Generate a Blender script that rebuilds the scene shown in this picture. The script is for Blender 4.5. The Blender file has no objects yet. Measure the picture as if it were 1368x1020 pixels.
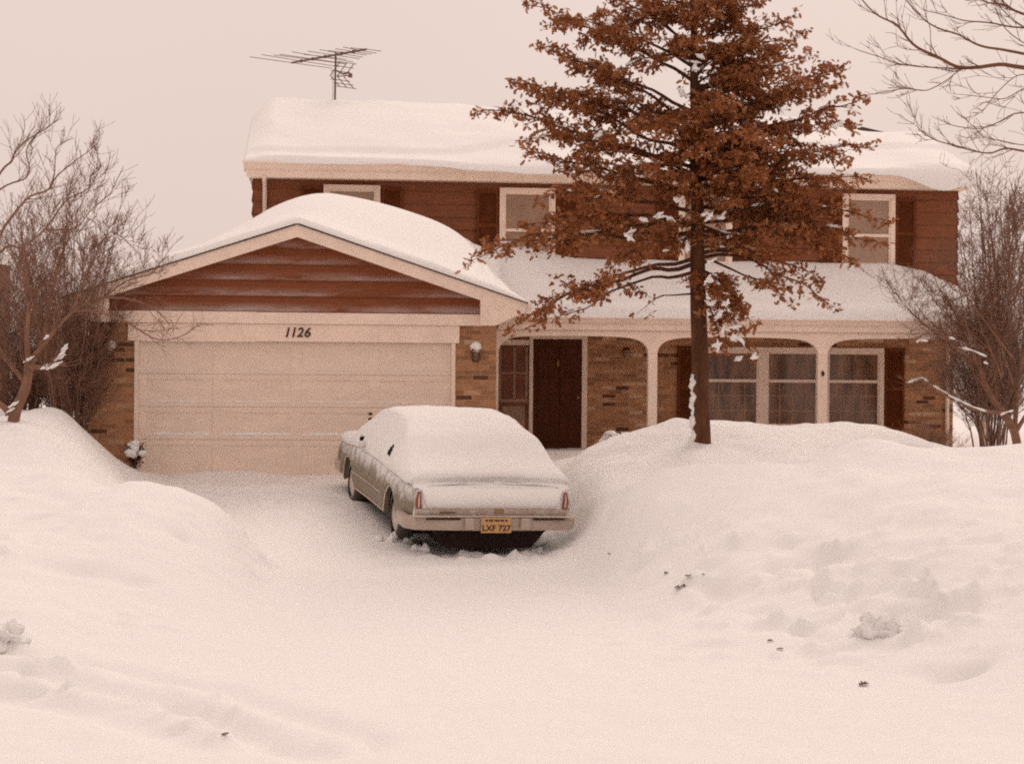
import bpy, bmesh, math, random
import numpy as np
from mathutils import Vector, Matrix, noise

random.seed(11); np.random.seed(11)
S = bpy.context.scene
COL = S.collection
R = math.radians

# ------------------------------------------------------------------ survey
# focal length in photo pixels, eye height, horizon row and roll measured
# from the photograph; ray()/at()/house() turn those sightings into metres
F, EYE, ROLL, YH, CX = 2509.0, 1.73, 0.008, 480.0, 684.0
YAW = R(6); HX, HY = -3.33, 29.0          # garage door centre, house yaw

def ray(px, py):
    dx, dy = px - CX, py - YH
    return (dx + ROLL * dy) / F, -(dy - ROLL * dx) / F

def at(px, py, Y):
    a, b = ray(px, py)
    return Vector((a * Y, Y, EYE + b * Y))

def house_local(p):
    x, y = p[0] - HX, p[1] - HY
    return (x * math.cos(YAW) + y * math.sin(YAW), -x * math.sin(YAW) + y * math.cos(YAW), p[2])

# ------------------------------------------------------------------ objects
def tag(o, label=None, cat=None, group=None, kind=None):
    if label: o['label'] = label
    if cat: o['category'] = cat
    if group: o['group'] = group
    if kind: o['kind'] = kind
    return o

def empty(name, loc=(0, 0, 0), rz=0, label=None, cat=None, group=None):
    o = bpy.data.objects.new(name, None); COL.objects.link(o)
    o.location = loc; o.rotation_euler = (0, 0, rz); o.empty_display_size = .2
    return tag(o, label, cat, group)

class MB:
    def __init__(s): s.v = []; s.f = []; s.m = []
    def add(s, vs, fs, m=0):
        b = len(s.v); s.v += [tuple(p) for p in vs]
        for f in fs: s.f.append(tuple(b + i for i in f)); s.m.append(m)
        return s
    def box(s, x0, x1, y0, y1, z0, z1, m=0):
        return s.add([(x0,y0,z0),(x1,y0,z0),(x1,y1,z0),(x0,y1,z0),(x0,y0,z1),(x1,y0,z1),(x1,y1,z1),(x0,y1,z1)],
                     [(0,3,2,1),(4,5,6,7),(0,1,5,4),(1,2,6,5),(2,3,7,6),(3,0,4,7)], m)
    def prism(s, poly, v0, v1, m=0):           # polygon in (u, w), counter-clockwise seen from -v, extruded along v
        n = len(poly)
        vs = [(p[0], v0, p[1]) for p in poly] + [(p[0], v1, p[1]) for p in poly]
        fs = [tuple(range(n)), tuple(range(2*n-1, n-1, -1))]
        fs += [(i, i+n, (i+1) % n + n, (i+1) % n) for i in range(n)]
        return s.add(vs, fs, m)
    def tube(s, pts, rad, n=6, m=0, cap=True):
        b = len(s.v); K = len(pts)
        pts = [Vector(p) for p in pts]
        up = None
        for i, p in enumerate(pts):
            d = pts[min(i+1, K-1)] - pts[max(i-1, 0)]
            if d.length < 1e-9: d = Vector((0,0,1))
            d.normalize()
            if up is None:
                up = d.orthogonal().normalized()
            up = up - d * up.dot(d)
            if up.length < 1e-6: up = d.orthogonal()
            up.normalize()
            w = d.cross(up)
            r = rad[i] if hasattr(rad, '__len__') else rad
            for k in range(n):
                a = 2*math.pi*k/n
                q = p + (up*math.cos(a) + w*math.sin(a))*r
                s.v.append((q.x, q.y, q.z))
        for i in range(K-1):
            for k in range(n):
                a, c = b+i*n+k, b+i*n+(k+1) % n
                s.f.append((a, c, c+n, a+n)); s.m.append(m)
        if cap:
            s.f.append(tuple(b+k for k in range(n-1, -1, -1))); s.m.append(m)
            s.f.append(tuple(b+(K-1)*n+k for k in range(n))); s.m.append(m)
        return s
    def blob(s, c, r, seed=0, m=0, amp=.25, nu=14, nv=9, fr=2.2):
        b = len(s.v); rx, ry, rz = r
        for j in range(nv+1):
            t = math.pi*j/nv
            for i in range(nu):
                a = 2*math.pi*i/nu
                d = Vector((math.sin(t)*math.cos(a), math.sin(t)*math.sin(a), math.cos(t)))
                k = 1 + amp*noise.noise(d*fr + Vector((seed*7.3, seed*1.7, 3.1)))*1.6
                s.v.append((c[0]+d.x*rx*k, c[1]+d.y*ry*k, c[2]+d.z*rz*k))
        for j in range(nv):
            for i in range(nu):
                a, c2 = b+j*nu+i, b+j*nu+(i+1) % nu
                s.f.append((a, a+nu, c2+nu, c2)); s.m.append(m)
        return s
    def build(s, name, mats, parent=None, smooth=False, bevel=0, weld=False):
        me = bpy.data.meshes.new(name); me.from_pydata(s.v, [], s.f)
        if not isinstance(mats, (list, tuple)): mats = [mats]
        for mt in mats: me.materials.append(mt)
        if len(mats) > 1: me.polygons.foreach_set('material_index', s.m)
        if smooth: me.polygons.foreach_set('use_smooth', [True]*len(me.polygons))
        me.update()
        if weld:
            bm = bmesh.new(); bm.from_mesh(me); bmesh.ops.remove_doubles(bm, verts=bm.verts, dist=1e-5)
            bmesh.ops.recalc_face_normals(bm, faces=bm.faces); bm.to_mesh(me); bm.free()
        o = bpy.data.objects.new(name, me); COL.objects.link(o)
        if parent: o.parent = parent
        if bevel:
            md = o.modifiers.new('bevel', 'BEVEL'); md.width = bevel; md.segments = 2; md.limit_method = 'ANGLE'
        return o

def B(*a, **k): return MB().box(*a, **k)

# ------------------------------------------------------------------ materials
def nodes(name):
    m = bpy.data.materials.new(name); m.use_nodes = True
    nt = m.node_tree; b = nt.nodes['Principled BSDF']
    return m, nt, b

def N(nt, typ, **kw):
    n = nt.nodes.new(typ)
    for k, v in kw.items():
        if k in n.inputs: n.inputs[k].default_value = v
        else: setattr(n, k, v)
    return n

def ramp(nt, stops, interp='LINEAR'):
    r = nt.nodes.new('ShaderNodeValToRGB'); cr = r.color_ramp; cr.interpolation = interp
    while len(cr.elements) < len(stops): cr.elements.new(.5)
    for e, (p, c) in zip(cr.elements, stops):
        e.position = p; e.color = (*c, 1) if len(c) == 3 else c
    return r

def mat(name, c, rough=.7, var=.12, scale=6.0, bump=0.0, bscale=40.0, metallic=0, stretch=(1,1,1), spec=.3):
    m, nt, b = nodes(name)
    tc = N(nt, 'ShaderNodeTexCoord'); mp = N(nt, 'ShaderNodeMapping'); mp.inputs['Scale'].default_value = stretch
    nt.links.new(tc.outputs['Object'], mp.inputs[0])
    nz = N(nt, 'ShaderNodeTexNoise', Scale=scale, Detail=5.0, Roughness=.6); nt.links.new(mp.outputs[0], nz.inputs['Vector'])
    lo = tuple(max(0, x*(1-var)) for x in c); hi = tuple(min(1, x*(1+var)) for x in c)
    r = ramp(nt, [(.3, lo), (.7, hi)]); nt.links.new(nz.outputs['Fac'], r.inputs[0])
    nt.links.new(r.outputs[0], b.inputs['Base Color'])
    b.inputs['Roughness'].default_value = rough; b.inputs['Metallic'].default_value = metallic
    b.inputs['Specular IOR Level'].default_value = spec
    if bump:
        n2 = N(nt, 'ShaderNodeTexNoise', Scale=bscale, Detail=4.0); nt.links.new(mp.outputs[0], n2.inputs['Vector'])
        bp = N(nt, 'ShaderNodeBump', Strength=bump, Distance=.02); nt.links.new(n2.outputs['Fac'], bp.inputs['Height'])
        nt.links.new(bp.outputs[0], b.inputs['Normal'])
    return m

def mat_snow(name, bump=.45):
    m, nt, b = nodes(name)
    tc = N(nt, 'ShaderNodeTexCoord')
    n1 = N(nt, 'ShaderNodeTexNoise', Scale=2.2, Detail=8.0, Roughness=.65)
    n2 = N(nt, 'ShaderNodeTexNoise', Scale=38.0, Detail=6.0, Roughness=.75)
    for n in (n1, n2): nt.links.new(tc.outputs['Object'], n.inputs['Vector'])
    r = ramp(nt, [(.3, (.83, .815, .80)), (.7, (.90, .885, .87))]); nt.links.new(n2.outputs['Fac'], r.inputs[0])
    nt.links.new(r.outputs[0], b.inputs['Base Color'])
    b.inputs['Roughness'].default_value = .75; b.inputs['Specular IOR Level'].default_value = .2
    ad = N(nt, 'ShaderNodeMath', operation='MULTIPLY_ADD'); ad.inputs[1].default_value = .5
    nt.links.new(n2.outputs['Fac'], ad.inputs[0]); nt.links.new(n1.outputs['Fac'], ad.inputs[2])
    bp = N(nt, 'ShaderNodeBump', Strength=bump, Distance=.06); nt.links.new(ad.outputs[0], bp.inputs['Height'])
    nt.links.new(bp.outputs[0], b.inputs['Normal'])
    return m

def mat_brick(name):
    m, nt, b = nodes(name)
    tc = N(nt, 'ShaderNodeTexCoord'); sp = N(nt, 'ShaderNodeSeparateXYZ'); nt.links.new(tc.outputs['Object'], sp.inputs[0])
    ad = N(nt, 'ShaderNodeMath', operation='ADD'); nt.links.new(sp.outputs[0], ad.inputs[0]); nt.links.new(sp.outputs[1], ad.inputs[1])
    cb = N(nt, 'ShaderNodeCombineXYZ'); nt.links.new(ad.outputs[0], cb.inputs[0]); nt.links.new(sp.outputs[2], cb.inputs[1])
    bt = N(nt, 'ShaderNodeTexBrick'); bt.inputs['Scale'].default_value = 1; bt.inputs['Brick Width'].default_value = .26
    bt.inputs['Row Height'].default_value = .078; bt.inputs['Mortar Size'].default_value = .007; bt.inputs['Mortar Smooth'].default_value = .3
    bt.inputs['Color1'].default_value = (0,0,0,1); bt.inputs['Color2'].default_value = (1,1,1,1); bt.inputs['Mortar'].default_value = (.5,.5,.5,1)
    bt.inputs['Bias'].default_value = 0
    nt.links.new(cb.outputs[0], bt.inputs['Vector'])
    r = ramp(nt, [(0, (.13,.060,.034)), (.06, (.36,.185,.100)), (.28, (.45,.225,.115)), (.5, (.30,.150,.080)), (.66, (.41,.215,.120)), (.84, (.50,.285,.165)), (.95, (.56,.37,.24))], 'CONSTANT')
    nt.links.new(bt.outputs['Color'], r.inputs[0])
    nz = N(nt, 'ShaderNodeTexNoise', Scale=3.0, Detail=6.0); nt.links.new(tc.outputs['Object'], nz.inputs['Vector'])
    mx = N(nt, 'ShaderNodeMix', data_type='RGBA', blend_type='OVERLAY'); mx.inputs[0].default_value = .35
    nt.links.new(r.outputs[0], mx.inputs[6]); nt.links.new(nz.outputs['Fac'], mx.inputs[7])
    mm = N(nt, 'ShaderNodeMix', data_type='RGBA'); nt.links.new(bt.outputs['Fac'], mm.inputs[0])
    nt.links.new(mx.outputs[2], mm.inputs[6]); mm.inputs[7].default_value = (.44,.27,.165,1)
    nt.links.new(mm.outputs[2], b.inputs['Base Color']); b.inputs['Roughness'].default_value = .9; b.inputs['Specular IOR Level'].default_value = .1
    iv = N(nt, 'ShaderNodeMath', operation='SUBTRACT'); iv.inputs[0].default_value = 1; nt.links.new(bt.outputs['Fac'], iv.inputs[1])
    bp = N(nt, 'ShaderNodeBump', Strength=.6, Distance=.008); nt.links.new(iv.outputs[0], bp.inputs['Height']); nt.links.new(bp.outputs[0], b.inputs['Normal'])
    return m

def mat_siding(name, c, frost=0.0):
    m, nt, b = nodes(name)
    tc = N(nt, 'ShaderNodeTexCoord'); mp = N(nt, 'ShaderNodeMapping'); mp.inputs['Scale'].default_value = (1.2, 1.2, 14)
    nt.links.new(tc.outputs['Object'], mp.inputs[0])
    nz = N(nt, 'ShaderNodeTexNoise', Scale=2.5, Detail=7.0, Roughness=.7); nt.links.new(mp.outputs[0], nz.inputs['Vector'])
    r = ramp(nt, [(.25, tuple(x*.72 for x in c)), (.55, c), (.8, tuple(x*1.35 for x in c))]); nt.links.new(nz.outputs['Fac'], r.inputs[0])
    out = r.outputs[0]
    if frost:
        sp = N(nt, 'ShaderNodeSeparateXYZ'); nt.links.new(tc.outputs['Object'], sp.inputs[0])
        a1 = N(nt, 'ShaderNodeMath', operation='MULTIPLY_ADD'); a1.inputs[1].default_value = 1/.245; a1.inputs[2].default_value = -2.43/.245; nt.links.new(sp.outputs[2], a1.inputs[0])
        a2 = N(nt, 'ShaderNodeMath', operation='FRACT'); nt.links.new(a1.outputs[0], a2.inputs[0])
        band = ramp(nt, [(0, (.35,)*3), (.12, (1,)*3), (.30, (.55,)*3), (.62, (0,)*3)]); nt.links.new(a2.outputs[0], band.inputs[0])
        mp2 = N(nt, 'ShaderNodeMapping'); mp2.inputs['Scale'].default_value = (.5, 1, 2.6); mp2.inputs['Location'].default_value = (.7, 0, .13)
        nt.links.new(tc.outputs['Object'], mp2.inputs[0])
        n2 = N(nt, 'ShaderNodeTexNoise', Scale=1.3, Detail=8.0, Roughness=.68); nt.links.new(mp2.outputs[0], n2.inputs['Vector'])
        r3 = ramp(nt, [(.40, (0,0,0)), (.66, (frost,)*3)]); nt.links.new(n2.outputs['Fac'], r3.inputs[0])
        r2 = N(nt, 'ShaderNodeMath', operation='MULTIPLY'); nt.links.new(r3.outputs[0], r2.inputs[0]); nt.links.new(band.outputs[0], r2.inputs[1])
        mx = N(nt, 'ShaderNodeMix', data_type='RGBA'); nt.links.new(r2.outputs[0], mx.inputs[0])
        nt.links.new(out, mx.inputs[6]); mx.inputs[7].default_value = (.8,.8,.8,1); out = mx.outputs[2]
    nt.links.new(out, b.inputs['Base Color']); b.inputs['Roughness'].default_value = .85; b.inputs['Specular IOR Level'].default_value = .12
    bp = N(nt, 'ShaderNodeBump', Strength=.4, Distance=.01); nt.links.new(nz.outputs['Fac'], bp.inputs['Height']); nt.links.new(bp.outputs[0], b.inputs['Normal'])
    return m

def mat_frosted(name, c, z0, z1, amt=.9, rough=.45, scale=5.0):
    # paint with snow stuck on it: more snow higher up the panel, broken by noise
    m, nt, b = nodes(name)
    tc = N(nt, 'ShaderNodeTexCoord'); sp = N(nt, 'ShaderNodeSeparateXYZ'); nt.links.new(tc.outputs['Object'], sp.inputs[0])
    mr = N(nt, 'ShaderNodeMapRange'); mr.inputs['From Min'].default_value = z0; mr.inputs['From Max'].default_value = z1
    nt.links.new(sp.outputs[2], mr.inputs[0])
    nz = N(nt, 'ShaderNodeTexNoise', Scale=scale, Detail=8.0, Roughness=.72); nt.links.new(tc.outputs['Object'], nz.inputs['Vector'])
    ad = N(nt, 'ShaderNodeMath', operation='MULTIPLY_ADD'); ad.inputs[1].default_value = 1.3; nt.links.new(nz.outputs['Fac'], ad.inputs[0])
    sb = N(nt, 'ShaderNodeMath', operation='SUBTRACT'); nt.links.new(mr.outputs[0], sb.inputs[0]); sb.inputs[1].default_value = .62
    nt.links.new(sb.outputs[0], ad.inputs[2])
    r = ramp(nt, [(.30, (.05,)*3), (.62, (amt,)*3)]); nt.links.new(ad.outputs[0], r.inputs[0])
    mx = N(nt, 'ShaderNodeMix', data_type='RGBA'); nt.links.new(r.outputs[0], mx.inputs[0])
    mx.inputs[6].default_value = (*c, 1); mx.inputs[7].default_value = (.84,.84,.84,1)
    nt.links.new(mx.outputs[2], b.inputs['Base Color'])
    rr = ramp(nt, [(0, (rough,)*3), (.6, (.85,)*3)]); nt.links.new(r.outputs[0], rr.inputs[0]); nt.links.new(rr.outputs[0], b.inputs['Roughness'])
    b.inputs['Specular IOR Level'].default_value = .4
    bp = N(nt, 'ShaderNodeBump', Strength=.5, Distance=.01); nt.links.new(r.outputs[0], bp.inputs['Height']); nt.links.new(bp.outputs[0], b.inputs['Normal'])
    return m

SNOW = mat_snow('snow'); SNOWR = mat_snow('roof_snow', .4)
TRIM = mat('almond_trim_paint', (.86,.695,.58), .6, .07, 3, .05)
DOORP = mat('garage_door_paint', (.80,.655,.545), .55, .06, 2.2, .05, stretch=(1,1,3))
BRICK = mat_brick('mottled_brick')
SIDE = mat_siding('brown_siding', (.24,.090,.045))
GABLE = mat_siding('brown_gable_siding', (.235,.077,.034), .42)
SHUT = mat('dark_shutter_paint', (.14,.040,.014), .8, .2, 8, spec=.1)
DARKDOOR = mat('dark_brown_door', (.085,.024,.009), .6, .25, 3, .1, stretch=(6,6,.6), spec=.12)
SIDELT = mat('amber_sidelight', (.20,.07,.028), .35, .3, 6, spec=.2)
PANE_UP = mat('curtained_pane', (.36,.235,.165), .15, .12, 2.5, spec=.4)
PANE_DN = mat('dim_pane', (.20,.112,.073), .12, .65, 2.0, stretch=(2.2,1,.55), spec=.4)
MUNTIN = mat('muntin_wood', (.36,.23,.155), .6, .1)
SHINGLE = mat('shingle', (.07,.045,.035), .95, .3, 20, .3)
BARK = mat('oak_bark', (.10,.04,.018), .95, .4, 14, .9, 30, stretch=(1,1,.25))
TWIG = mat('bare_twig_bark', (.22,.115,.075), .9, .3, 10)
TWIGFAR = mat('far_twig_bark', (.24,.14,.10), .9, .25, 10)
TWIGHI = mat('high_twig_bark', (.17,.075,.042), .9, .25, 10)
METAL = mat('weathered_aluminium', (.17,.10,.08), .5, .2, 30, metallic=.3)
DIGIT = mat('dark_brown_numeral', (.05,.016,.008), .6, .1)
PAINT = mat_frosted('olive_paint_with_frost', (.165,.128,.070), .46, 1.16, .85)
PAINT_TAIL = mat_frosted('tail_panel_frosted', (.235,.175,.085), -.4, .62, .92)
CHROME = mat_frosted('frosted_chrome', (.40,.31,.25), .30, 1.15, .6, .25, 9)
CHROMEB = mat('bright_chrome', (.62,.52,.44), .25, .1, 9, metallic=.7)
RUBBER = mat_frosted('snowy_rubber', (.03,.017,.012), .25, 1.25, .85, .8, 7)
UNDER = mat('underside_and_shade', (.022,.010,.007), .9, .3, 8)  # near-black for underside parts and the shadow block under the car's rear
CARGLASS = mat('dark_car_glass', (.05,.027,.02), .1, .3, 4, spec=.6)
REDLENS = mat('red_lens', (.26,.075,.055), .35, .3, 30)
PLATE = mat('yellow_plate', (.50,.30,.13), .5, .1, 20)
BRASS = mat('dull_brass', (.35,.20,.08), .4, .2, 20, metallic=.5)
LAMPGLASS = mat('grey_lamp_glass', (.16,.11,.085), .25, .4, 30)
NEIGH = mat('neighbour_brown_wall', (.19,.085,.055), .9, .2, 5)
DRYLEAF = mat('dry_leaf', (.10,.042,.022), .8, .3, 30)

def mat_leaf():
    m, nt, b = nodes('russet_oak_leaf')
    g = N(nt, 'ShaderNodeNewGeometry')
    nz = N(nt, 'ShaderNodeTexNoise', Scale=1.1, Detail=3.0); tc = N(nt, 'ShaderNodeTexCoord'); nt.links.new(tc.outputs['Object'], nz.inputs['Vector'])
    ad = N(nt, 'ShaderNodeMath', operation='MULTIPLY_ADD'); ad.inputs[1].default_value = .75
    nt.links.new(g.outputs['Random Per Island'], ad.inputs[0]); 
    mu = N(nt, 'ShaderNodeMath', operation='MULTIPLY_ADD'); mu.inputs[1].default_value = .9; mu.inputs[2].default_value = -.30
    nt.links.new(nz.outputs['Fac'], mu.inputs[0]); nt.links.new(mu.outputs[0], ad.inputs[2])
    r = ramp(nt, [(0, (.18,.062,.023)), (.4, (.29,.105,.040)), (.75, (.38,.155,.065)), (1, (.50,.26,.13))])
    nt.links.new(ad.outputs[0], r.inputs[0]); nt.links.new(r.outputs[0], b.inputs['Base Color'])
    b.inputs['Roughness'].default_value = .7; b.inputs['Specular IOR Level'].default_value = .1
    tr = N(nt, 'ShaderNodeBsdfTranslucent'); nt.links.new(r.outputs[0], tr.inputs['Color'])
    ms = N(nt, 'ShaderNodeMixShader'); ms.inputs[0].default_value = .38
    nt.links.new(b.outputs[0], ms.inputs[1]); nt.links.new(tr.outputs[0], ms.inputs[2])
    nt.links.new(ms.outputs[0], nt.nodes['Material Output'].inputs['Surface'])
    return m
LEAF = mat_leaf()

# ------------------------------------------------------------------ ground
rows = [  # distance, [(photo column, photo row) of the snow surface at that distance]
 (15.0, [(-400,830),(0,845),(150,872),(300,883),(1000,883),(1150,880),(1368,825),(1700,790)]),
 (17.0, [(-400,720),(0,745),(100,768),(200,795),(320,828),(420,837),(850,838),(950,815),(1050,788),(1200,742),(1368,700),(1800,690)]),
 (19.0, [(-500,660),(0,690),(100,690),(185,682),(250,705),(310,748),(350,785),(420,797),(800,797),(850,765),(900,725),(960,690),(1050,668),(1150,640),(1368,630),(1800,625)]),
 (20.6, [(-500,620),(0,650),(120,652),(150,647),(185,636),(240,651),(280,668),(311,692),(335,735),(375,768),(420,771),(780,771),(800,745),(818,690),(832,662),(850,642),(880,622),(960,611),(1040,620),(1080,621),(1100,604),(1150,586),(1190,590),(1230,594),(1290,592),(1368,590),(1800,592)]),
 (21.9, [(-500,590),(0,622),(100,628),(150,652),(200,665),(260,690),(300,715),(350,748),(420,752),(760,754),(785,735),(815,690),(850,662),(900,654),(960,655),(1040,656),(1100,655),(1150,652),(1230,646),(1368,640),(1800,634)]),
 (23.0, [(-500,580),(0,586),(60,587),(100,605),(150,652),(200,692),(260,722),(320,731),(750,733),(775,715),(800,672),(840,652),(900,648),(1000,642),(1100,638),(1200,630),(1368,618),(1800,612)]),
 (25.0, [(-500,560),(0,563),(60,566),(100,586),(140,626),(180,660),(220,682),(260,692),(730,692),(760,660),(780,636),(800,622),(850,606),(900,597),(940,596),(1000,598),(1100,600),(1200,603),(1368,605),(1800,605)]),
 (27.2, [(-500,545),(-60,543),(0,560),(40,546),(75,541),(95,553),(110,570),(135,596),(160,620),(190,645),(215,655),(720,655),(745,640),(770,609),(800,595),(850,571),(880,560),(905,552),(940,566),(1000,575),(1100,580),(1200,585),(1260,598),(1368,602),(1800,602)]),
 (29.0, [(-500,540),(0,543),(100,560),(128,590),(160,622),(185,631),(700,630),(740,622),(770,612),(850,586),(905,561),(940,564),(1000,561),(1050,569),(1100,566),(1165,564),(1200,571),(1230,584),(1260,596),(1300,598),(1368,600),(1800,600)]),
 (31.0, [(-500,548),(0,552),(110,560),(150,617),(720,617),(800,612),(1000,600),(1200,602),(1368,600),(1800,600)]),
 (33.0, [(-500,570),(0,580),(400,605),(800,603),(1200,600),(1368,598),(1800,598)]),
]
def axis(pts):
    out = []
    for a, b, st in pts: out += list(np.arange(a, b, st))
    return np.array(out)
gx = axis([(-320,-60,20),(-60,-20,3),(-20,-9,.4),(-9,9,.06),(9,20,.4),(20,60,3),(60,321,20)])
gy = axis([(-120,-10,10),(-10,6,1),(6,10,.25),(10,31,.06),(31,40,.2),(40,80,2),(80,420,20)])
fx = np.arange(-14, 14, .05); fy = np.arange(4, 42, .05)
prof_y = [4, 9, 12.5]; prof = [np.full_like(fx, -.70), np.full_like(fx, -.70), -.68 + .03*np.clip((np.abs(fx)-2.5)/3, 0, 2)]
for Y, pts in rows:
    X = [ray(a, b)[0]*Y for a, b in pts]; Z = [EYE + ray(a, b)[1]*Y for a, b in pts]
    prof_y.append(Y); prof.append(np.interp(fx, X, Z))
prof_y += [36, 42]; prof += [np.full_like(fx, .05), np.full_like(fx, .05)]
prof = np.array(prof)
def gsm(A, s, ax):
    k = np.arange(-int(4*s), int(4*s)+1); w = np.exp(-.5*(k/s)**2); w /= w.sum()
    pad = [(0,0),(0,0)]; pad[ax] = (len(k)//2, len(k)//2)
    P = np.pad(A, pad, mode='edge')
    return np.apply_along_axis(lambda r: np.convolve(r, w, 'valid'), ax, P)
prof = gsm(prof, 1.6, 1)
Zg = np.empty((len(fy), len(fx)))
for i in range(len(fx)): Zg[:, i] = np.interp(fy, prof_y, prof[:, i])
Zg = gsm(Zg, 3.0, 0); Zg = gsm(Zg, 1.0, 1)
def gz(x, y):
    x = min(max(x, fx[0]), fx[-1]-.051); y = min(max(y, fy[0]), fy[-1]-.051)
    a = (x-fx[0])/.05; b = (y-fy[0])/.05; i, j = int(a), int(b); a -= i; b -= j
    return (Zg[j,i]*(1-a)+Zg[j,i+1]*a)*(1-b)+(Zg[j+1,i]*(1-a)+Zg[j+1,i+1]*a)*b
def hit(px, py):
    a, b = ray(px, py); y = 9.0
    while y < 40:
        if EYE + b*y <= gz(a*y, y): return Vector((a*y, y, gz(a*y, y)))
        y += .03
    return Vector((a*40, 40, EYE + b*40))
# dents, footprints and lumps sighted on the right-hand bank: (px, py, half width x, half depth y, height, turn)
dents = [(1112,745,.16,.30,-.10,.75),(1182,784,.14,.12,-.06,0),(1240,822,.30,.14,-.08,0),(1205,838,.16,.1,-.05,.2),(1262,898,.20,.16,-.10,.3),(1300,886,.16,.10,-.10,.5),
         (1232,893,.14,.12,-.05,0),(1073,838,.11,.12,-.08,0),(1045,836,.1,.1,-.05,0),(1010,835,.12,.1,-.05,.4),(1100,872,.2,.1,-.04,.3),(1165,880,.2,.1,-.04,.4),(1290,810,.25,.12,-.05,.1),
         (1150,815,.15,.08,-.04,.2),(1135,700,.35,.10,-.04,.8),(1060,720,.3,.10,-.04,.8),(980,725,.35,.12,.05,.7),(1000,680,.3,.2,.05,.5),(1250,700,.4,.2,-.03,.4),
         (240,712,.10,.08,-.06,0),(50,685,.22,.12,-.08,.5),(110,760,.3,.15,-.06,.3),(180,780,.2,.12,-.04,0),(70,640,.3,.2,.05,0),(300,775,.3,.1,.03,0),(870,690,.3,.3,.05,.5),(840,655,.15,.12,.05,0),
         (380,690,.10,.16,.05,0),(400,705,.09,.12,.04,0),(360,672,.09,.1,.04,0),(410,730,.1,.14,.03,0),(1255,642,.6,.2,.05,.2),(1080,650,.4,.2,.05,.4)]
GX, GY = np.meshgrid(fx, fy)
add = np.zeros_like(Zg)
for px, py, a, b, h, t in dents:
    p = hit(px, py); dx, dy = GX-p.x, GY-p.y
    u = dx*math.cos(t)+dy*math.sin(t); v = -dx*math.sin(t)+dy*math.cos(t)
    add += h*1.5*np.exp(-(u/a)**2-(v/b)**2)
# plough-edge tracks that curve from the street towards the left bank
trk = [hit(x, y) for x, y in [(-40,872),(0,880),(120,897),(240,922),(330,953),(430,988)]]
trk2 = [hit(x, y) for x, y in [(-40,915),(60,922),(180,945),(300,985)]]
TRACKS = ((trk, .10, .13), (trk2, .07, .11))
Zg = Zg + add
# broken, wind-packed surface: multi-octave value noise, stronger on the banks than on the shovelled drive
def vnoise(cell, seed):
    r = np.random.RandomState(seed); nx, ny = int(28/cell)+3, int(38/cell)+3
    g = r.rand(ny, nx)-.5; a = (GX-fx[0])/cell; b = (GY-fy[0])/cell
    i = a.astype(int); j = b.astype(int); a = a-i; b = b-j; a = a*a*(3-2*a); b = b*b*(3-2*b)
    return (g[j,i]*(1-a)+g[j,i+1]*a)*(1-b)+(g[j+1,i]*(1-a)+g[j+1,i+1]*a)*b
bank = np.clip((Zg+.62)/.5, 0, 1)*(GY < 30)
bank = np.maximum(bank, np.clip((13.5-GY)/2, 0, 1)*.25)
Zg = Zg + (.09*vnoise(.9,1)+.06*vnoise(.4,2)+.03*vnoise(.17,3))*(.22+.78*bank) + .010*vnoise(.1,5)
for T, h, w in TRACKS:
    D = np.full_like(Zg, 9.)
    for a, b in zip(T[:-1], T[1:]):
        ab = np.array([b.x-a.x, b.y-a.y]); t = np.clip(((GX-a.x)*ab[0]+(GY-a.y)*ab[1])/(ab@ab), 0, 1)
        D = np.minimum(D, np.hypot(GX-a.x-t*ab[0], GY-a.y-t*ab[1]))
    D = np.abs(D+.10*vnoise(.5,21)); br = np.clip(.6+1.6*vnoise(.7,22), 0, 1)
    Zg = Zg + h*np.exp(-(D/w)**2)*br - .7*h*np.exp(-((D-.30)/.14)**2) + np.exp(-(D/(1.7*w))**2)*np.clip(vnoise(.09,23)+.6*vnoise(.2,24)-.12, 0, 1)*.34*br
foot = np.clip((Zg+.66)/.15, 0, 1)*np.clip((.45-Zg)/.5, 0, 1)*(GY < 23)*(np.clip(vnoise(1.1,31)*3+.6, 0, 1))
Zg = Zg + foot*(np.clip(vnoise(.11,32)+.6*vnoise(.24,33)-.18, 0, 1)*.25 - np.clip(vnoise(.3,34)-.2, 0, 1)*.40)
lump = np.clip(vnoise(.16,8)-.22, 0, 1)*.50*np.exp(-((GX-3.2)/2.2)**2-((GY-16.2)/1.6)**2)
Zg = Zg + lump
u_ = (GX+.24)*math.cos(R(15.5))+(GY-22.75)*math.sin(R(15.5)); v_ = -(GX+.24)*math.sin(R(15.5))+(GY-22.75)*math.cos(R(15.5))
Zg = Zg - .10*np.exp(-(u_/.75)**6)*np.exp(-((v_-2.55)/2.75)**8)     # hollow swept under the car
# chewed snow around and behind the car
chew = np.exp(-((GX+.25)/.95)**2-((GY-22.55)/.33)**2)
Zg = Zg + chew*np.clip(vnoise(.09,9)+.5*vnoise(.2,10), 0, 1)*.26

def ground_mesh():
    xs, ys = gx, gy
    V = []
    for y in ys:
        for x in xs:
            if -14 < x < 13.9 and 4 < y < 41.9: z = gz(x, y)
            else:
                xc, yc = min(max(x, -13.9), 13.8), min(max(y, 4.1), 41.8)
                z = gz(xc, yc); d = math.hypot(x-xc, y-yc)
                z = z*math.exp(-d/6) + (.1 if y > 20 else -.68)*(1-math.exp(-d/6))
            V.append((x, y, z))
    n = len(xs); Fc = [(j*n+i, j*n+i+1, (j+1)*n+i+1, (j+1)*n+i) for j in range(len(ys)-1) for i in range(n-1)]
    m = MB(); m.v = V; m.f = Fc; m.m = [0]*len(Fc)
    return m.build('ground', SNOW, smooth=True)
tag(ground_mesh(), 'deep trodden snow over the drive, yard and street banks', kind='structure')

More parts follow.
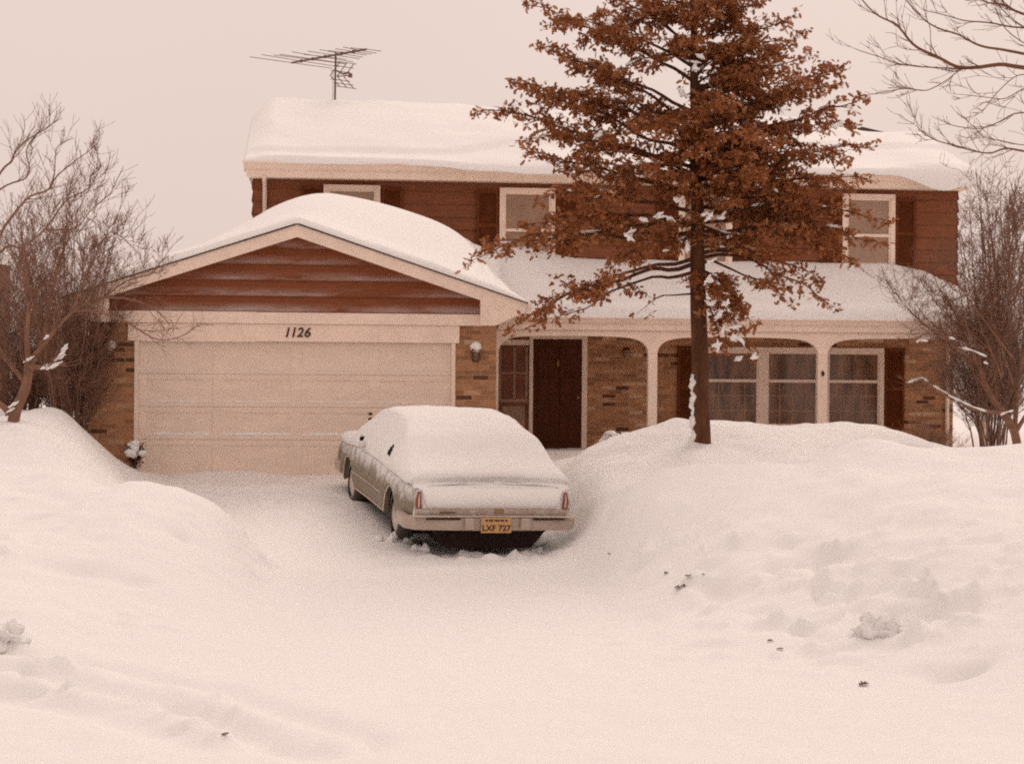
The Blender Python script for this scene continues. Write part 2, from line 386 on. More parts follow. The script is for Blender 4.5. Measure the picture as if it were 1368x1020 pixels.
# ------------------------------------------------------------------ house
HOUSE = empty('brick_house', (HX, HY, 0), YAW, 'two storey brown house of brick and lap siding with attached garage, roofs deep in snow', 'house')
UL, UR, VU, VL, VB = -.87, 12.55, 5.85, 6.0, 13.9

def lap_wall(m, u0, u1, w0, w1, v, step=.24, clip=None):
    w = w0
    while w < w1-1e-6:
        t = min(w+step, w1)
        a0, b0 = (u0, u1) if clip is None else clip(w)
        a1, b1 = (u0, u1) if clip is None else clip(t)
        if b1-a1 < .01: a1 = b1 = (a1+b1)/2
        vb, vt = v-.030, v-.004
        m.add([(a0,vb,w),(b0,vb,w),(b1,vt,t),(a1,vt,t),(a0,v+.02,w),(b0,v+.02,w)], [(0,1,2,3),(4,5,1,0)])
        w = t
def lap_side(m, u, sgn, v0, v1, w0, w1, step=.24):
    w = w0
    while w < w1-1e-6:
        t = min(w+step, w1); ub, ut = u+sgn*.034, u+sgn*.004
        vs = [(ub,v0-.03,w),(ub,v1,w),(ut,v1,t),(ut,v0-.004,t),(u-sgn*.02,v0,w),(u-sgn*.02,v1,w)]
        m.add(vs, [(0,1,2,3),(0,4,5,1)])
        m.add([(ub,v0-.03,w),(ut,v0-.004,t),(u-sgn*.02,v0-.004,t),(u-sgn*.02,v0-.03,w)], [(0,1,2,3)])
        w = t
# upper storey
m = MB(); lap_wall(m, UL, UR, 2.7, 5.22, VU); lap_side(m, UL, -1, VU, VB, 2.7, 5.22); lap_side(m, UR, 1, VU, VB, 2.7, 5.22)
m.box(UL+.01, UR-.01, VU+.021, VB, 2.69, 5.22)
m.prism([(VU,5.22),(VB,5.22),(9.9,6.36)], 0, 1)
for i in range(len(m.v)-6, len(m.v)):                     # gable-end triangles above the eaves
    a, b, c = m.v[i]; m.v[i] = (UL if b == 0 else UR, a, c)
m.build('upper_wall', SIDE, HOUSE)
# ground floor brick
m = MB(); m.box(UL+.05, UR-.0, VL, VB-.05, -.3, 2.685); m.build('brick_wall', BRICK, HOUSE)
# garage shell
m = MB()
m.box(-3.15, -2.46, 0, .25, -.4, 2.42); m.box(2.46, 3.1, 0, .25, -.4, 2.42); m.box(-2.46, 2.46, .002, .25, 2.0, 2.42)
m.box(-3.15, -2.9, .25, 5.99, -.4, 2.42); m.box(2.85, 3.1, .25, 5.99, -.4, 2.42)
m.build('garage_wall', BRICK, HOUSE)
RK = lambda u: 3.78-abs(u)*.3315           # top line of the garage roof
m = MB(); lap_wall(m, -3, 3, 2.43, 3.66, -.01, .245, lambda w: (-(3.66-w)/.3315-.02, (3.66-w)/.3315+.02))
m.build('gable_wall', GABLE, HOUSE)
# garage door opening: header boards and jambs
m = MB(); m.box(-2.56, 2.52, -.045, -.002, 1.975, 2.245); m.build('header_board', TRIM, HOUSE, bevel=.004)
m = MB(); m.box(-2.9, 2.86, -.075, -.001, 2.249, 2.425); m.build('frieze_board', TRIM, HOUSE, bevel=.004)
for a, b in ((-2.46,-2.395),(2.40,2.46)): B(a, b, -.02, .1, -.3, 1.972).build('door_jamb', TRIM, HOUSE)
# garage door: 4 x 4 recessed panels
m = MB(); NR, NC = 4, 4; W0, W1, A0, A1 = -.2, 1.972, -2.393, 2.398
rh = 2.02/NR; cw = (A1-A0)/NC
wl = [1.972-rh*i for i in range(NR+1)]; wl[-1] = -.25
rs = np.random.RandomState(3)
for r in range(NR):
    t, bt = wl[r], wl[r+1]+.006
    for c in range(NC):
        a, b = A0+c*cw, A0+(c+1)*cw
        pa, pb, pt, pb2 = a+.07, b-.07, t-.075, bt+.075
        yv = .05; d = .015
        o = [(a,yv,bt),(b,yv,bt),(b,yv,t),(a,yv,t)]; i_ = [(pa,yv,pb2),(pb,yv,pb2),(pb,yv,pt),(pa,yv,pt)]
        q = [(pa+.03,yv+d,pb2+.03),(pb-.03,yv+d,pb2+.03),(pb-.03,yv+d,pt-.03),(pa+.03,yv+d,pt-.03)]
        m.add(o+i_+q, [(0,1,5,4),(1,2,6,5),(2,3,7,6),(3,0,4,7),(4,5,9,8),(5,6,10,9),(6,7,11,10),(7,4,8,11),(8,9,10,11)])
        # drifted snow caught on the ledge under each panel
        hgt = [.0, .018, .030, .028][r] if r else .006
        nseg = 26; pr = [(pa+.01)+(pb-pa-.02)*k/nseg for k in range(nseg+1)]
        hs = [hgt*.55*(.3+1.1*rs.rand())*min(1, k/2, (nseg-k)/2) for k in range(nseg+1)]
        vs = []
        for x, h in zip(pr, hs): vs += [(x, yv-.004, pb2-.002), (x, yv+.008, pb2+.004+h), (x, yv+d+.002, pb2+.012+h*1.35)]
        m.add(vs, [(3*k+j, 3*k+3+j, 3*k+4+j, 3*k+1+j) for k in range(nseg) for j in (0,1)], 1)
    m.box(A0, A1, .062, .07, bt-.012, bt, 0)
gd = m.build('garage_door', [DOORP, SNOW], HOUSE)
for w in (.87,.79,.70):
    m = MB(); m.blob((1.15,.045,w), (.035,.02,.022), w*10, amp=.1, nu=8, nv=5); m.build('handle', DIGIT, gd)
# numerals
def text(body, size, parent, name, matl, loc, shear=0., ext=.006, rot=(R(90),0,0)):
    c = bpy.data.curves.new(name, 'FONT'); c.body = body; c.size = size; c.extrude = ext; c.shear = shear; c.align_x = 'CENTER'; c.offset = size*.018
    t = bpy.data.objects.new('tmp', c); COL.objects.link(t)
    bpy.context.view_layer.update()
    me = bpy.data.meshes.new_from_object(t.evaluated_get(bpy.context.evaluated_depsgraph_get()))
    bpy.data.objects.remove(t); me.name = name
    o = bpy.data.objects.new(name, me); COL.objects.link(o); o.parent = parent; o.location = loc; o.rotation_euler = rot
    me.materials.clear(); me.materials.append(matl); return o
for ch, u in zip('1126', (-.148,-.053,.050,.160)):
    text(ch, .205, HOUSE, 'house_number', DIGIT, (u, -.052, 2.052), .22)
# rake trim and boxed eave returns
m = MB()
for s in (-1, 1):
    P = lambda pts: [(s*u, w) for u, w in (pts if s > 0 else pts[::-1])]
    m.prism(P([(0,3.575),(2.82,2.640),(2.82,2.251),(3.06,2.251),(3.53,2.47),(3.53,2.60),(0,3.765)]), -.30, -.262)
    m.prism(P([(0,3.60),(2.82,2.66),(3.53,2.44),(3.53,2.57),(0,3.73)]), -.262, -.02)
m.build('rake_board', TRIM, HOUSE)
m = MB()
for s in (-1, 1):
    p = [(0,3.767),(s*3.56,2.592),(s*3.56,2.612),(0,3.787)]
    m.prism(p if s < 0 else p[::-1], -.325, 5.84)
m.build('garage_roof', SHINGLE, HOUSE)
m = MB(); m.box(3.535, 3.62, -.3, 4.05, 2.44, 2.59); m.box(3.1, 3.534, -.02, 4.05, 2.40, 2.445); m.build('garage_gutter', TRIM, HOUSE)
m = MB(); m.box(-3.62, -3.535, -.3, 5.8, 2.44, 2.59); m.box(-3.534,-3.15,-.02,5.8,2.40,2.445); m.build('garage_gutter', TRIM, HOUSE)
# upper roof, eaves and gutter
m = MB()
rw = lambda v: 5.27+(v-5.25)*.254
m.add([(UL-.17,5.36,5.298),(UR+.14,5.36,5.298),(UR+.14,9.9,rw(9.9)),(UL-.17,9.9,rw(9.9)),(UL-.17,14.55,5.27),(UR+.14,14.55,5.27),
       (UL-.17,5.36,5.248),(UR+.14,5.36,5.248),(UR+.14,9.9,rw(9.9)-.05),(UL-.17,9.9,rw(9.9)-.05),(UL-.17,14.55,5.22),(UR+.14,14.55,5.22)],
      [(0,1,2,3),(3,2,5,4),(6,9,8,7),(9,10,11,8),(0,6,7,1),(4,5,11,10),(1,7,8,2),(2,8,11,5),(0,3,9,6),(3,4,10,9)])
m.build('roof', SHINGLE, HOUSE)
def gutter(name, u0, u1, v, w0, w1, lip, parent=HOUSE):
    h = w1-w0
    prof_ = [(v, w0),(v-.02, w0),(v-.03, w0+h*.42),(v-lip*.5, w0+h*.55),(v-lip*.8, w0+h*.86),(v-lip, w0+h*.92),(v-lip, w1),(v, w1)]
    mm = MB(); n = len(prof_)
    mm.add([(u0-(v-q[0])*.5, q[0], q[1]) for q in prof_]+[(u1+(v-q[0])*.5, q[0], q[1]) for q in prof_],
           [tuple(range(n-1,-1,-1)), tuple(range(n,2*n))]+[(i,(i+1)%n,(i+1)%n+n,i+n) for i in range(n)])
    return mm.build(name, TRIM, parent)
gutter('gutter', UL-.10, UR+.06, 5.40, 5.02, 5.30, .17)
m = MB(); m.box(UL-.08, UR+.06, 5.401, VU-.035, 5.03, 5.06); m.box(UL-.08, UL-.036, VU-.035, VB, 5.03, 5.06); m.box(UR+.036, UR+.10, VU-.035, VB, 5.03, 5.06); m.build('soffit', TRIM, HOUSE)
for s, u in ((0, UL-.16), (1, UR+.105)):
    m = MB()
    for va, vb in ((5.42, 9.9), (9.9, 14.4)):
        wa, wb = (rw(va), rw(vb)) if va < 9 else (rw(9.9), rw(9.9)-(14.4-9.9)*.254)
        m.add([(u,va,wa-.2),(u+.03,va,wa-.2),(u+.03,va,wa-.055),(u,va,wa-.055),(u,vb,wb-.2),(u+.03,vb,wb-.2),(u+.03,vb,wb-.055),(u,vb,wb-.055)],
              [(0,1,2,3),(4,7,6,5),(0,4,5,1),(1,5,6,2),(2,6,7,3),(3,7,4,0)])
    m.build('verge_board', TRIM, HOUSE)
m = MB(); m.tube([(-.66,5.36,5.04),(-.66,5.5,4.98),(-.66,VU-.075,4.90),(-.66,VU-.075,3.2)], .04, 8); m.build('downspout', TRIM, HOUSE, smooth=True)
# windows
def window(u0, u1, w0, w1, v, pane, rail=None, fr=.085, parts=1, grid=None, name='window'):
    m = MB()
    m.box(u0, u1, v-.07, v, w1-fr, w1); m.box(u0-.03, u1+.03, v-.10, v, w0-.02, w0+fr*.7)
    m.box(u0, u0+fr, v-.07, v, w0+fr*.7, w1-fr); m.box(u1-fr, u1, v-.07, v, w0+fr*.7, w1-fr)
    n = parts; W = (u1-u0-2*fr)
    cells = []
    mull = .17
    cwid = (W-(n-1)*mull)/n
    for k in range(n):
        a = u0+fr+k*(cwid+mull); cells.append((a, a+cwid))
        if k < n-1: m.box(a+cwid, a+cwid+mull, v-.065, v, w0+fr*.7, w1-fr)
    f = m.build(name, TRIM, HOUSE)
    sash = MB()
    for a, b in cells:
        e = .035
        sash.box(a, a+e, v-.05, v-.01, w0+fr*.7, w1-fr); sash.box(b-e, b, v-.05, v-.01, w0+fr*.7, w1-fr)
        sash.box(a+e, b-e, v-.05, v-.01, w1-fr-e, w1-fr); sash.box(a+e, b-e, v-.05, v-.01, w0+fr*.7, w0+fr*.7+e)
        if rail: sash.box(a+e, b-e, v-.055, v-.01, rail-.028, rail+.028)
    sash.build('sash', TRIM, f)
    p = MB()
    for a, b in cells: p.add([(a,v-.02,w0+.05),(b,v-.02,w0+.05),(b,v-.02,w1-fr),(a,v-.02,w1-fr)], [(0,1,2,3)])
    p.build('pane', pane, f)
    if grid:
        g = MB()
        for a, b in cells:
            for k in range(1, grid[0]): x = a+(b-a)*k/grid[0]; g.box(x-.009, x+.009, v-.024, v-.0205, w0+.06, rail or w1-fr)
            lo, hi = w0+.06, (rail or w1-fr)
            for k in range(1, grid[1]): z = lo+(hi-lo)*k/grid[1]; g.box(a, b, v-.0235, v-.021, z-.009, z+.009)
        g.build('muntin', MUNTIN, f)
    return f
VS = VU-.032
for u0, u1, w0 in ((.42,1.47,3.56),(3.70,4.75,3.56),(7.1,8.13,3.52),(10.27,11.30,3.50)):
    window(u0, u1, w0, 4.94, VS, PANE_UP, 4.15)
def shutter(u0, u1, w0, w1, v):
    m = MB(); e = .05
    m.box(u0, u0+e, v-.045, v, w0, w1); m.box(u1-e, u1, v-.045, v, w0, w1)
    for a, b in ((w0, w0+.07), (w1-.06, w1), ((w0+w1)/2-.04, (w0+w1)/2+.03)): m.box(u0+e, u1-e, v-.045, v, a, b)
    z = w0+.09
    while z < w1-.08:
        m.add([(u0+e,v-.04,z),(u1-e,v-.04,z),(u1-e,v-.012,z+.05),(u0+e,v-.012,z+.05)], [(0,1,2,3)]); z += .042
    m.box(u0+e, u1-e, v-.012, v-.002, w0+.07, w1-.06)
    m.build('shutter', SHUT, HOUSE)
for a, b, w0, w1 in ((.02,.40,3.58,4.91),(1.49,1.89,3.58,4.91),(3.27,3.68,3.58,4.89),(4.77,5.18,3.58,4.89),(6.68,7.08,3.54,4.88),(8.15,8.55,3.54,4.88),(9.85,10.25,3.52,4.87),(11.32,11.71,3.52,4.87)):
    shutter(a, b, w0, w1, VS)
m = MB(); m.box(11.38,11.66,VS-.075,VS-.046,3.60,3.625); m.blob((11.52,VS-.06,3.625),(.13,.015,.012),2,amp=.1,nu=8,nv=5)
window(7.60, 11.16, .45, 2.00, VL, PANE_DN, 1.36, parts=3, grid=(4, 3))
shutter(7.14, 7.57, .45, 2.0, VL-.004); shutter(11.18, 11.57, .45, 2.0, VL-.004)
# entry
m = MB(); m.box(4.30,4.37,VL-.09,VL-.002,0,2.12); m.box(5.30,5.40,VL-.09,VL-.002,0,2.12); m.box(4.30,5.40,VL-.09,VL-.002,2.121,2.2); m.box(3.55,4.299,VL-.07,VL-.002,2.0,2.1); m.box(3.66,3.72,VL-.07,VL-.002,0,1.999); m.build('door_frame', TRIM, HOUSE)
m = MB(); m.box(4.371,5.299,VL-.06,VL-.004,.03,2.119)
for r0, r1 in ((.18,.78),(.9,1.4),(1.5,1.98)):
    for a, b in ((4.47,4.79),(4.88,5.20)): m.box(a, b, VL-.075, VL-.0605, r0, r1)
fd = m.build('front_door', DARKDOOR, HOUSE, bevel=.006)
m = MB(); m.tube([(4.84,VL-.075,1.74),(4.84,VL-.10,1.70),(4.84,VL-.095,1.60)], .022, 6); m.build('door_knocker', BRASS, fd, smooth=True)
m = MB(); m.blob((5.22,VL-.10,1.02),(.03,.035,.03),1,amp=0,nu=8,nv=6); m.build('door_knob', BRASS, fd, smooth=True)
m = MB(); m.box(3.721,4.299,VL-.05,VL-.003,.02,1.998)
sl = m.build('sidelight', SIDELT, HOUSE)
m = MB()
for a in (3.75,4.02,4.25): m.box(a-.02,a+.02,VL-.06,VL-.0505,1.0,1.96)
m.box(3.73,4.29,VL-.06,VL-.0505,.93,.99); m.box(3.73,4.29,VL-.058,VL-.0505,1.46,1.49); m.box(3.80,4.22,VL-.058,VL-.0505,.2,.85)
m.build('sidelight_bar', MUNTIN, sl)
# porch: floor, ceiling, posts and arched beam
m = MB(); m.box(3.11, 13.1, 4.2, VL-.005, -.3, .03); m.build('porch_floor', mat('porch_concrete', (.35,.27,.22), .9, .15, 4, .2), HOUSE)
m = MB(); m.box(3.11, 13.1, 4.36, VL-.005, 2.31, 2.35); m.build('porch_ceiling', TRIM, HOUSE)
PV = 4.33
PX = [(3.42,3.56),(6.28,6.45),(9.42,9.60),(12.56,12.73)]
for a, b in PX:
    m = MB(); m.box(a, b, PV-.0, PV+.15, .0, 1.86); m.box(a-.02, b+.02, PV-.02, PV+.17, .0, .14); m.build('porch_post', TRIM, HOUSE, bevel=.008)
m = MB()
top = 2.30
for (a, b), (c, d) in zip(PX[:-1], PX[1:]):
    K = 28; lo = []
    w = c-b
    for k in range(K+1):
        t = k/K; x = b+w*(.5-.5*math.cos(math.pi*t))
        q = abs(2*(x-b)/w-1)
        z = 1.861+.305*(1-q**9)**.55 - .035*q*q*(1-q**9)
        lo.append((x, z))
    for k in range(K):
        (x0, z0), (x1, z1) = lo[k], lo[k+1]
        m.add([(x0,PV,z0),(x1,PV,z1),(x1,PV,top),(x0,PV,top),(x0,PV+.15,z0),(x1,PV+.15,z1),(x1,PV+.15,top),(x0,PV+.15,top)], [(0,1,2,3),(0,4,5,1),(4,7,6,5)])
for a, b in PX: m.box(a, b, PV, PV+.15, 1.8605, top)
m.build('porch_beam', TRIM, HOUSE)
gutter('porch_gutter', 3.56, 13.12, 4.30, 2.275, 2.50, .15)
prf = lambda v: 2.49+(v-4.18)*.43
m = MB()
m.add([(2.6,4.18,prf(4.18)),(13.15,4.18,prf(4.18)),(11.9,VU-.035,prf(VU)),(2.6,VU-.035,prf(VU)),(13.15,VU-.035,prf(4.18))], [(0,1,2,3),(1,4,2)])
m.build('porch_roof', SHINGLE, HOUSE)
m = MB(); m.box(13.02,13.1,4.36,VU,2.28,2.48); m.build('porch_end_board', TRIM, HOUSE)
m = MB(); m.tube([(12.42,VL-.05,2.2),(12.42,VL-.05,0)], .04, 8); m.build('downspout', TRIM, HOUSE, smooth=True)
# coach lamps
def lamp(u, v, w, cap, s=1.0):
    m = MB()
    m.box(u-.04*s, u+.04*s, v-.035, v-.001, w-.13*s, w+.06*s)
    m.tube([(u,v-.03,w+.02*s),(u,v-.08*s,w+.07*s),(u,v-.12*s,w+.05*s)], .014*s, 6)
    c = v-.12*s
    m.add([(u-.02*s,c-.02*s,w+.11*s),(u+.02*s,c-.02*s,w+.11*s),(u+.02*s,c+.02*s,w+.11*s),(u-.02*s,c+.02*s,w+.11*s),
           (u-.075*s,c-.075*s,w+.03*s),(u+.075*s,c-.075*s,w+.03*s),(u+.075*s,c+.075*s,w+.03*s),(u-.075*s,c+.075*s,w+.03*s)],
          [(0,1,2,3),(0,4,5,1),(1,5,6,2),(2,6,7,3),(3,7,4,0),(4,7,6,5)])
    for i in (-1,1):
        for j in (-1,1): m.tube([(u+i*.06*s,c+j*.06*s,w+.03*s),(u+i*.045*s,c+j*.045*s,w-.13*s)], .009*s, 4)
    m.box(u-.05*s,u+.05*s,c-.05*s,c+.05*s,w-.15*s,w-.13*s)
    lp = m.build('coach_lamp', SHUT, HOUSE)
    g = MB(); g.tube([(u,c,w+.028*s),(u,c,w-.128*s)], [.05*s,.036*s], 8); g.build('lamp_glass', LAMPGLASS, lp)
    if cap:
        b = MB(); b.blob((u,c,w+.09*s), (.085*s,.085*s,.085*s), 3, amp=.12); b.build('snow_cap', SNOW, lp, smooth=True)
lamp(-2.82, 0, 1.80, 1); lamp(2.77, 0, 1.83, 1); m = MB(); m.box(6.10, 6.22, VL-.03, VL-.001, 1.86, 1.98); m.tube([(6.16,VL-.03,1.94),(6.16,VL-.10,1.97),(6.16,VL-.12,1.93)], .014, 6); gl_ = m.build('porch_lamp', SHUT, HOUSE)
m = MB(); m.blob((6.16,VL-.12,1.84), (.085,.085,.095), 2, amp=0, nu=16, nv=10); m.build('lamp_globe', mat('frosted_globe', (.30,.19,.12), .3, .2, 12), gl_, smooth=True)
m = MB(); m.blob((9.51,PV-.02,1.52),(.03,.02,.05),1,amp=.1,nu=8,nv=6); m.build('post_thermometer', DIGIT, HOUSE)

# ------------------------------------------------------------------ snow lying on the roofs (house coordinates)
def sm(x, a, b):
    t = min(1, max(0, (x-a)/(b-a))); return t*t*(3-2*t)
def nz2(u, v, s=1., o=0.): return noise.noise(Vector((u*s+o, v*s-o*.7, o*1.3)))
def snow_sheet(name, us, vs_of, bot, thick, label, edge=.25, nv=40, droop=None):
    m = MB(); nu = len(us); V1 = []; V0 = []
    for u in us:
        va, vb = vs_of(u)
        for k in range(nv+1):
            s = k/nv; s = s*s*(.4) + s*.6
            v = va+(vb-va)*s; d = v-va
            e = min(1, d/edge); rnd = math.sqrt(max(0, 1-(1-e)**2))
            b0 = bot(u, v) - (droop(u)*(1-min(1, d/.35))**1.5 if droop else 0)
            V0.append((u, v, b0)); V1.append((u, v, b0+.004+thick(u, v)*rnd))
    m.v = V0+V1; n = nv+1; o = len(V0)
    for i in range(nu-1):
        for k in range(nv):
            a = i*n+k; b = (i+1)*n+k
            m.f += [(a+o, b+o, b+o+1, a+o+1), (a, a+1, b+1, b)]
    for i in range(nu-1):
        a, b = i*n, (i+1)*n
        m.f += [(a, b, b+o, a+o), (a+nv, a+nv+o, b+nv+o, b+nv)]
    for k in range(nv):
        a, b = k, (nu-1)*n+k
        m.f += [(a, a+o, a+o+1, a+1), (b, b+1, b+1+o, b+o)]
    m.m = [0]*len(m.f)
    ob = m.build(name, SNOWR, None, smooth=True)
    ob.location = (HX, HY, 0); ob.rotation_euler = (0, 0, YAW)
    return tag(ob, label, 'snow')
# upper roof
def lip(u):                      # how far the snow hangs out past the gutter
    return .02+.16*sm(u, 1.6, 3.2)*(1-.5*sm(u,7,9))+.05*nz2(u,0,.8,3)+.22*sm(u,11.2,12.1)
def dro(u): return max(0, .11*sm(u,2.0,4.2)*(1-sm(u,7,9))+.03*nz2(u,2,1.5)+.26*math.exp(-((u-11.95)/.55)**2)*1.0+.10*sm(u,12.2,12.6)-.02)
def th_up(u, v):
    t = .11+(.43-.018*u)*sm(v,5.2,9.3)+.07*nz2(u,v,.35)+.04*nz2(u,v,1.1)+.012*nz2(u,v,3.)
    t += .09*sm(v, 5.75+.9*sm(u,1,6)+.4*nz2(u,1,.5), 5.95+1.0*sm(u,1,6)+.4*nz2(u,1,.5))
    t += .12*math.exp(-((u-12.0)/.6)**2)*(1-sm(v,6.2,8))
    r = sm(u, UL-.2, UL+.35); t *= .35+.65*r**.6
    t *= 1-.55*sm(u, 10.8, 12.2)*sm(v, 8.2, 9.6)
    q = sm(u+.25*nz2(u,v,1.2), 11.75, 12.0)*sm(v+.2*nz2(u,v,1.5,4), 9.05, 9.3)*(1-sm(u, 12.45, 12.6))
    return max(.03, t)*(1-q)-.06*q
us = np.concatenate([np.linspace(UL-.16, UL+.5, 14), np.linspace(UL+.6, UR-.3, 110), np.linspace(UR-.25, UR+.12, 10)])
rs_a = snow_sheet('roof_snow', us, lambda u: (5.24-lip(u), 9.9), lambda u, v: rw(v)+.004, th_up, 'thick snow blanket on the high main roof, curling over its gutter', .12, 44, dro)
rs_b = snow_sheet('roof_snow_rear', us[::3], lambda u: (9.905, 14.5), lambda u, v: rw(9.9)-(v-9.9)*.254+.004, lambda u, v: max(.02, th_up(u, 9.9)*(1-sm(v,13,14.5))), 'snow on the rear slope of the main roof behind the ridge', .001, 14)
bm = bmesh.new(); bm.from_mesh(rs_a.data); bm.from_mesh(rs_b.data); bm.to_mesh(rs_a.data); bm.free()
rb_me = rs_b.data; bpy.data.objects.remove(rs_b); bpy.data.meshes.remove(rb_me)
m = MB(); m.add([(11.75,9.5,6.40),(12.72,9.82,6.47),(12.72,9.95,6.47),(11.75,9.95,6.44),(11.75,9.5,6.70),(12.72,9.82,6.56),(12.72,9.95,6.56),(11.75,9.95,6.72)],[(0,1,5,4),(4,5,6,7),(1,2,6,5),(2,3,7,6),(3,0,4,7)]); m.build('ridge_cap', SHINGLE, HOUSE)
# garage roof and the drift piled against the house wall
crest = [(-3.6,.30),(-2.2,.36),(-1.2,.50),(-.7,.62),(-.2,.80),(.3,.96),(.6,1.03),(1.2,1.12),(1.9,1.16),(2.6,1.13),(3.1,1.10),(3.6,1.04),(4.5,.9)]
cu, cz = zip(*crest)
def gbot(u, v): return RK(u)+.010 if abs(u) < 3.56 else 2.5
def gth(u, v):
    c = float(np.interp(u, cu, cz))
    f = .10+.10*sm(v,-.3,.5)+(c-.20)*sm(v, .2, 4.0)
    f += .05*nz2(u,v,.6)*sm(v,0,2)+.02*nz2(u,v,1.8)+.008*nz2(u,v,4.)
    f *= 1-.12*sm(v,4.4,5.8)
    if u > 2.7: f *= 1-(1-math.sqrt(max(0, 1-min(1, (u-2.7)/.88)**2)))*(1-sm(v,3.7,4.7))*.93
    return max(.03, f)
def gtop(u, v):
    # smooth the ridge fold out of the drift
    s = 0; w = 0
    for k in (-.5,-.25,0,.25,.5):
        kk = k*sm(v,-.2,1.6); s += (max(gbot(u+kk,v), 2.45)+gth(u+kk,v)); w += 1
    return s/w
us = np.linspace(-3.6, 3.58, 90)
snow_sheet('roof_snow', us, lambda u: (-.33, VU-.036), gbot, lambda u, v: gtop(u,v)-gbot(u,v), 'big smooth drift of snow over the garage roof', .10, 46)
# porch roof
def pbot(u, v):
    h = prf(v)
    if u > 11.9: h = min(h, prf(4.18)+(13.15-u)/1.25*(prf(VU)-prf(4.18)))
    return h+.006
def pth(u, v):
    t = .24+.05*nz2(u,v,.5,2)+.02*nz2(u,v,1.6)+.10*sm(v,4.4,5.8)
    t += .30*(1-sm(u, 3.6, 5.4))*sm(v,4.3,5.6) + .08*(1-sm(u,3.4,4.6))
    t += .10*sm(v,5.1,5.85)
    t *= 1-.55*sm(u,11.1,12.6)*sm(v,4.6,5.8)
    return t
us = np.linspace(3.60, 13.13, 110)
snow_sheet('roof_snow', us, lambda u: (4.165+.02*nz2(u,0,1.5), VU-.036), pbot, pth, 'even sheet of snow on the low porch roof under the upper windows', .14, 36)

# ------------------------------------------------------------------ TV antenna on the ridge
mb = at(447, 133, 38.9); mt = at(448.5, 73, 38.9)
ANT = empty('tv_antenna', mb, 0, 'spindly rooftop television antenna with a long boom of rods on a thin mast', 'antenna')
def lo(p): return Vector(p)-mb
MB().tube([lo(mb)-Vector((0,0,.9)), lo(mt)+Vector((0,0,.05))], .022, 6).build('mast', METAL, ANT)
MB().tube([lo(mb)+Vector((-.06,.03,-.9)), lo(mt)+Vector((-.05,.03,-.35))], .006, 4).build('cable', METAL, ANT)
b0 = at(390, 84, 39.9); b1 = at(489, 66, 38.05)
MB().tube([lo(b0), lo(b1)], .022, 6).build('boom', METAL, ANT)
bd = (b1-b0).normalized(); pd = Vector((bd.y, -bd.x, 0)).normalized()
if pd.x > 0: pd = -pd
for k, (t, L) in enumerate([(0,1.20),(.13,1.12),(.26,1.05),(.29,.95),(.43,.88),(.46,.6),(.58,.75),(.68,.62),(.76,.55),(.84,.52),(.92,.48),(1,.44)]):
    c = b0.lerp(b1, t); e = Vector((0,0,.02*math.sin(k*2.1)))
    L *= .9; MB().tube([lo(c+pd*L+e), lo(c), lo(c-pd*L-e*.4)], .0075, 4).build('element', METAL, ANT)
    if k in (1,3,5,7,9): MB().box(*sum(([q-.03, q+.03] for q in lo(c)), [])).build('insulator', METAL, ANT)
v = at(450.5, 102, 38.85)
m = MB()
for px, py in ((463.5, 84), (463, 117)):
    for s in (-.18, 0, .18): m.tube([lo(v)+pd*s, lo(at(px, py, 38.2))+pd*s], .010, 4)
    for t in (.35, .7, 1): 
        q = v.lerp(at(px, py, 38.2), t); m.tube([lo(q)+pd*.25, lo(q)-pd*.25], .008, 4)
m.build('corner_reflector', METAL, ANT)
m = MB(); m.tube([lo(v), lo(at(468, 101, 38.1))], .012, 5); q = at(458, 99, 38.4); m.tube([lo(q)+pd*.16+Vector((0,0,.05)), lo(q), lo(q)-pd*.16+Vector((0,0,.05))], .02, 5); q = at(468,101,38.1); m.box(*sum(([x-.04,x+.04] for x in lo(q)), []))
m.build('dipole', METAL, ANT)

# ------------------------------------------------------------------ car
CARX, CARY = -.07, 22.95
CAR_YAW = R(15.3)
CAR = empty('parked_car', (0,0,0), 0, 'snow-covered olive green sedan parked nose-in at the garage, rear to the street', 'car')
CAR.rotation_mode = 'XYZ'
# car axes: +y forward, origin on the ground under the rear bumper
r0 = Vector((-.25, 22.72, -.67)); 
CAR.location = r0; CAR.scale = (1.05, 1, 1); CAR.rotation_euler = (R(4.3), R(1.0), CAR_YAW)
L_ = 5.35; RA, FA = 1.22, 4.22; WR = .345
def body_w(y):
    return .985-.075*(1-sm(y,0,.9))-.10*sm(y,4.2,5.35)-.02*math.cos((y-2.7)*1.1)
def belt(y): return .86+.05*sm(y,.0,1.2)+.03*sm(y,1.2,2.2)-.10*sm(y,3.4,5.35)+.02*math.exp(-((y-.9)/.5)**2)
def arch(y):
    zb = .30+.07*(1-sm(y,0,.6))+.06*sm(y,4.7,5.35)
    for c in (RA, FA):
        d = abs(y-c)
        if d < .43: zb = max(zb, .30+math.sqrt(.43**2-d*d)*.92)
    return zb
ys = sorted(set(list(np.linspace(0,L_,56)) + [RA+.43*math.sin(a) for a in np.linspace(-1.57,1.57,13)] + [FA+.43*math.sin(a) for a in np.linspace(-1.57,1.57,13)]))
m = MB(); ring = []
for y in ys:
    w, bz, ab = body_w(y), belt(y), arch(y)
    half = [(0, bz+.035),(.5*w, bz+.03),(.80*w, bz+.012),(.925*w, bz-.025),(.965*w, bz-.075)]
    for t, k in ((.2,.985),(.42,1.0),(.62,1.0),(.82,.985),(1.,.955)):
        half.append((k*w, (bz-.075)*(1-t)+ab*t))
    half.append((.90*w, ab+.02))
    ring.append([(x, y, z) for x, z in half] + [(-x, y, z) for x, z in half[:0:-1]])
n = len(ring[0])
for rg in ring: m.v += rg
H = 11
